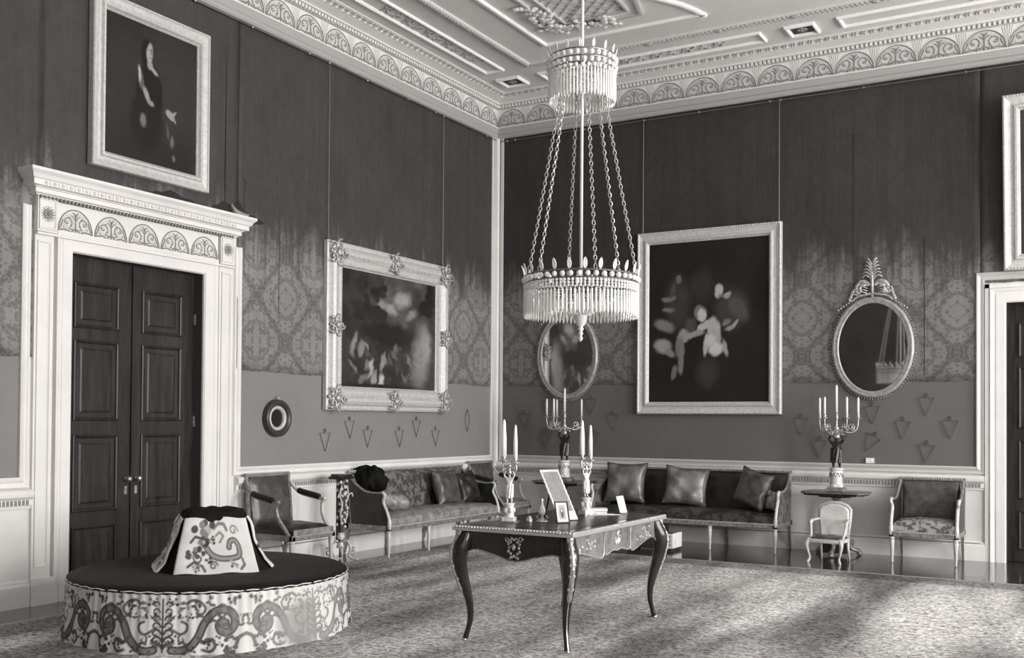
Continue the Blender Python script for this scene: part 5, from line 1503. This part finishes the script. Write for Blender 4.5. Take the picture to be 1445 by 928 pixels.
# books
books = [(-.0, 0, .085, .062, .022, 0, 'book lying lowest in the small stack on the writing table', .30), (.004, .004, .08, .058, .020, .08, 'book lying on top of the small stack on the writing table', .62)]
z = TZ
for i, (dx, dy, bw, bd, bh, rz, lab, v) in enumerate(books):
    t = thing('book', lab, 'book', (4.02+dx, -5.165+dy, z), .5+rz, 'books stacked on the table')
    m = MB(); m.box(-bw+.004, bw-.002, -bd+.002, bd-.004, .003, bh-.003); m.build('pages', paper, t)
    m = MB(); m.box(-bw, bw, -bd, bd, 0, .003); m.box(-bw, bw, -bd, bd, bh-.003, bh); m.box(-bw, bw, bd-.004, bd, 0, bh); m.build('cover', mat('book_cover_%d' % i, v, .6), t)
    z += bh
m = MB(); m.box(-.07, .07, -.012, .012, 0, .009); m.box(.07, .12, -.008, .008, .001, .006); o = m.build('paper_knife', paper, loc=(4.14, -5.25, TZ), rotz=.5)
tag(o, 'pale paper knife lying right of the stacked books', 'paper knife')
t = thing('standing_card', 'white card standing in a dark holder near the far edge of the table', 'card', (4.24, -5.13, TZ), .9)
m = MB(); m.box(-.028, .028, -.015, .015, 0, .014); m.build('holder', blackwood, t)
m = MB(); m.box(-.03, .03, -.002, .002, .0, .135); o = m.build('card', paper, t); o.location = (0, 0, .012); o.rotation_euler = (-.35, -.10, 0)

# ================================================================ CHANDELIER
CX, CY = 4.39, -6.2
t = thing('chandelier', 'tall crystal chandelier with two tiers hanging on a long pale rod above the table', 'chandelier', (CX, CY, 0), 0)
m = MB(); m.tube([(0, 0, 2.24), (0, 0, ZC)], .011, 10); m.lathe([(.09, ZC-.001), (.085, ZC-.03), (.04, ZC-.06), (.012, ZC-.10)][::-1], n=16)
rod = m.build('rod', mat('pale_rod', .72, .3, metal=.2), t, smooth=True)
R1, R2 = .38, .222
def ringtube(R, z, r, n=48): return [(R*math.cos(2*PI*k/n), R*math.sin(2*PI*k/n), z) for k in range(n)]
m = MB()
for z in (2.475, 2.425): m.tube(ringtube(R1, z, 0), .006, 5, closed=True)
m.tube(ringtube(R1-.02, 2.38, 0), .005, 5, closed=True)
for k in range(6): a = k*PI/3; m.tube([(0, 0, 2.40), (R1*math.cos(a), R1*math.sin(a), 2.425)], .005, 4)
m.build('lower_ring', crystal_d, t)
m = MB()
for z in (3.955, 3.905, 3.86): m.tube(ringtube(R2, z, 0), .0045, 5, closed=True)
for k in range(6): a = k*PI/3; m.tube([(0, 0, 3.93), (R2*math.cos(a), R2*math.sin(a), 3.905)], .0045, 4)
m.build('upper_ring', crystal_d, t)
# large round buttons on both rings
def beadring(R, z, n, r, nm, rz=None):
    m = MB()
    for k in range(n):
        a = 2*PI*k/n; m.ball((R*math.cos(a), R*math.sin(a), z), (r, r, rz or r), 7, 5)
    o = m.build(nm, crystal, t, smooth=True); return o
beadring(R1+.004, 2.45, 44, .019, 'bead_band')
beadring(R1, 2.412, 90, .011, 'bead_band'); beadring(R1, 2.392, 90, .010, 'bead_band'); beadring(R1, 2.374, 90, .010, 'bead_band')
beadring(R2+.004, 3.93, 30, .019, 'bead_band'); beadring(R2+.004, 3.882, 30, .018, 'bead_band'); beadring(R2, 3.845, 34, .014, 'bead_band')
# hanging prisms
def prism_mesh(L, w_, nm):
    m = MB(); m.lathe([(.002, 0), (w_, -.012), (w_*.85, -.03), (w_, -L*.5), (w_*1.1, -L*.85), (.001, -L)][::-1], n=6); m.ball((0, 0, .008), .006, 5, 4); return m
p0 = prism_mesh(.165, .0085, 'p').build('prism', crystal, t)
n = 88
for k in range(n):
    o = p0 if k == 0 else p0.copy()
    if k: COL.objects.link(o); o.parent = t
    a = 2*PI*k/n; o.location = (R1*math.cos(a), R1*math.sin(a), 2.362-.004*(k % 2)); o.rotation_euler = (0, 0, a)
u0 = prism_mesh(.19, .0075, 'q').build('icicle_drop', crystal, t)
n = 60
for k in range(n):
    o = u0 if k == 0 else u0.copy()
    if k: COL.objects.link(o); o.parent = t
    a = 2*PI*k/n; o.location = (R2*math.cos(a), R2*math.sin(a), 3.835); o.rotation_euler = (0, 0, a)
# inner tiers
pi_ = prism_mesh(.13, .007, 'r').build('inner_prism', crystal, t)
for k in range(36):
    o = pi_ if k == 0 else pi_.copy()
    if k: COL.objects.link(o); o.parent = t
    a = 2*PI*k/36; o.location = (.25*math.cos(a), .25*math.sin(a), 2.345)
pj_ = prism_mesh(.12, .007, 's').build('inner_drop', crystal, t)
for k in range(20):
    o = pj_ if k == 0 else pj_.copy()
    if k: COL.objects.link(o); o.parent = t
    a = 2*PI*k/20; o.location = (.13*math.cos(a), .13*math.sin(a), 3.84)
m = MB(); m.tube(ringtube(.25, 2.355, 0), .004, 4, closed=True); m.tube(ringtube(.13, 3.85, 0), .004, 4, closed=True)
for k in range(6): a = k*PI/3; m.tube([(0, 0, 2.37), (R1*math.cos(a), R1*math.sin(a), 2.38)], .004, 4)
m.build('inner_ring', crystal_d, t)
# plume leaves standing on the rings
pl = MB(); pl.grid(lambda u, v: ((2*u-1)*.0125*(math.sin(PI*min(1, v*1.05))**.6+.25), .018*v*v+.004*(2*u-1)**2, .072*v), 5, 7)
P0 = pl.build('crystal_plume', crystal, t, smooth=True); sm = P0.modifiers.new('t', 'SOLIDIFY'); sm.thickness = .005
for k in range(24):
    o = P0 if k == 0 else P0.copy()
    if k: COL.objects.link(o); o.parent = t
    a = 2*PI*k/24; o.location = (R1*math.cos(a), R1*math.sin(a), 2.478); o.rotation_euler = (0, 0, a-PI/2)
for k in range(16):
    o = P0.copy(); COL.objects.link(o); o.parent = t
    a = 2*PI*k/16; o.location = (R2*math.cos(a), R2*math.sin(a), 3.958); o.rotation_euler = (0, 0, a-PI/2); o.scale = (.75, .75, .8)
# chains of glass links
for k in range(6):
    a = k*PI/3+.18
    A = Vector((.125*math.cos(a), .125*math.sin(a), 3.86)); B = Vector((R1*math.cos(a), R1*math.sin(a), 2.48)); n_ = 48
    m = MB(); d = (B-A).normalized(); x = d.orthogonal().normalized(); y = d.cross(x)
    for i in range(n_):
        c = A.lerp(B, (i+.5)/n_); e = x if i % 2 else y; hl = (B-A).length/n_*.62
        m.tube([c+d*hl*math.cos(q)+e*.011*math.sin(q) for q in np.linspace(0, 2*PI, 8, endpoint=False)], .0034, 4, closed=True)
    m.build('chain', mat('glass_chain', .42, .25, metal=.3), t)
# corona bead strings converging on the rod, and the bottom finial
m = MB()
for k in range(12):
    a = k*PI/6
    for i in range(7): f = i/6; m.ball(((R2*(1-f)+.02*f)*math.cos(a), (R2*(1-f)+.02*f)*math.sin(a), 3.86-.12*math.sin(f*PI/2)), .010, 5, 4)
m.build('bead_swag', crystal, t)
m = MB()
for k in range(16):
    a = k*PI/8
    for i in range(8): f = i/7; m.ball(((.23*(1-f)+.03*f)*math.cos(a), (.23*(1-f)+.03*f)*math.sin(a), 2.33-.11*math.sin(f*PI/2)), .009, 5, 4)
m.build('bead_basket', crystal, t)
m = MB(); m.lathe([(.004, 2.04), (.016, 2.06), (.008, 2.08), (.018, 2.095), (.010, 2.11), (.022, 2.125), (.014, 2.14), (.03, 2.155), (.045, 2.20), (.05, 2.23), (.012, 2.25)], n=12)
m.build('finial', mat('finial_glass', .8, .12, trans=.2), t, smooth=True)

# ================================================================ reflected end of the room: chimneypiece seen only in the mirror
t = thing('chimneypiece', 'white chimneypiece on the wall behind the viewer, glimpsed in the right oval mirror', 'fireplace', (2.1, FY, 0), PI)
m = MB(); m.box(-.95, -.6, -.2, 0, 0, 1.15); m.box(.6, .95, -.2, 0, 0, 1.15); m.box(-.95, .95, -.2, 0, 1.0, 1.2); m.build('surround', white, t, bevel=.01)
m = MB(); m.box(-1.05, 1.05, -.28, 0, 1.2, 1.26); m.build('mantel_shelf', white, t, bevel=.01)
m = MB(); m.box(-.6, .6, -.03, 0, 0, 1.0); m.build('hearth_opening', darkpaint, t)
for k, x in enumerate((-.7, .7)):
    m = MB(); m.lathe([(.09, 0), (.05, .03), (.04, .1), (.1, .2), (.11, .3), (.06, .36), (.08, .4)], n=16)
    o = m.build('vase', paper, smooth=True, loc=(2.1-x, FY+.15, 1.26)); tag(o, 'white vase on the %s end of the chimneypiece behind the viewer' % ('left', 'right')[k], 'vase', 'vases on the chimneypiece')
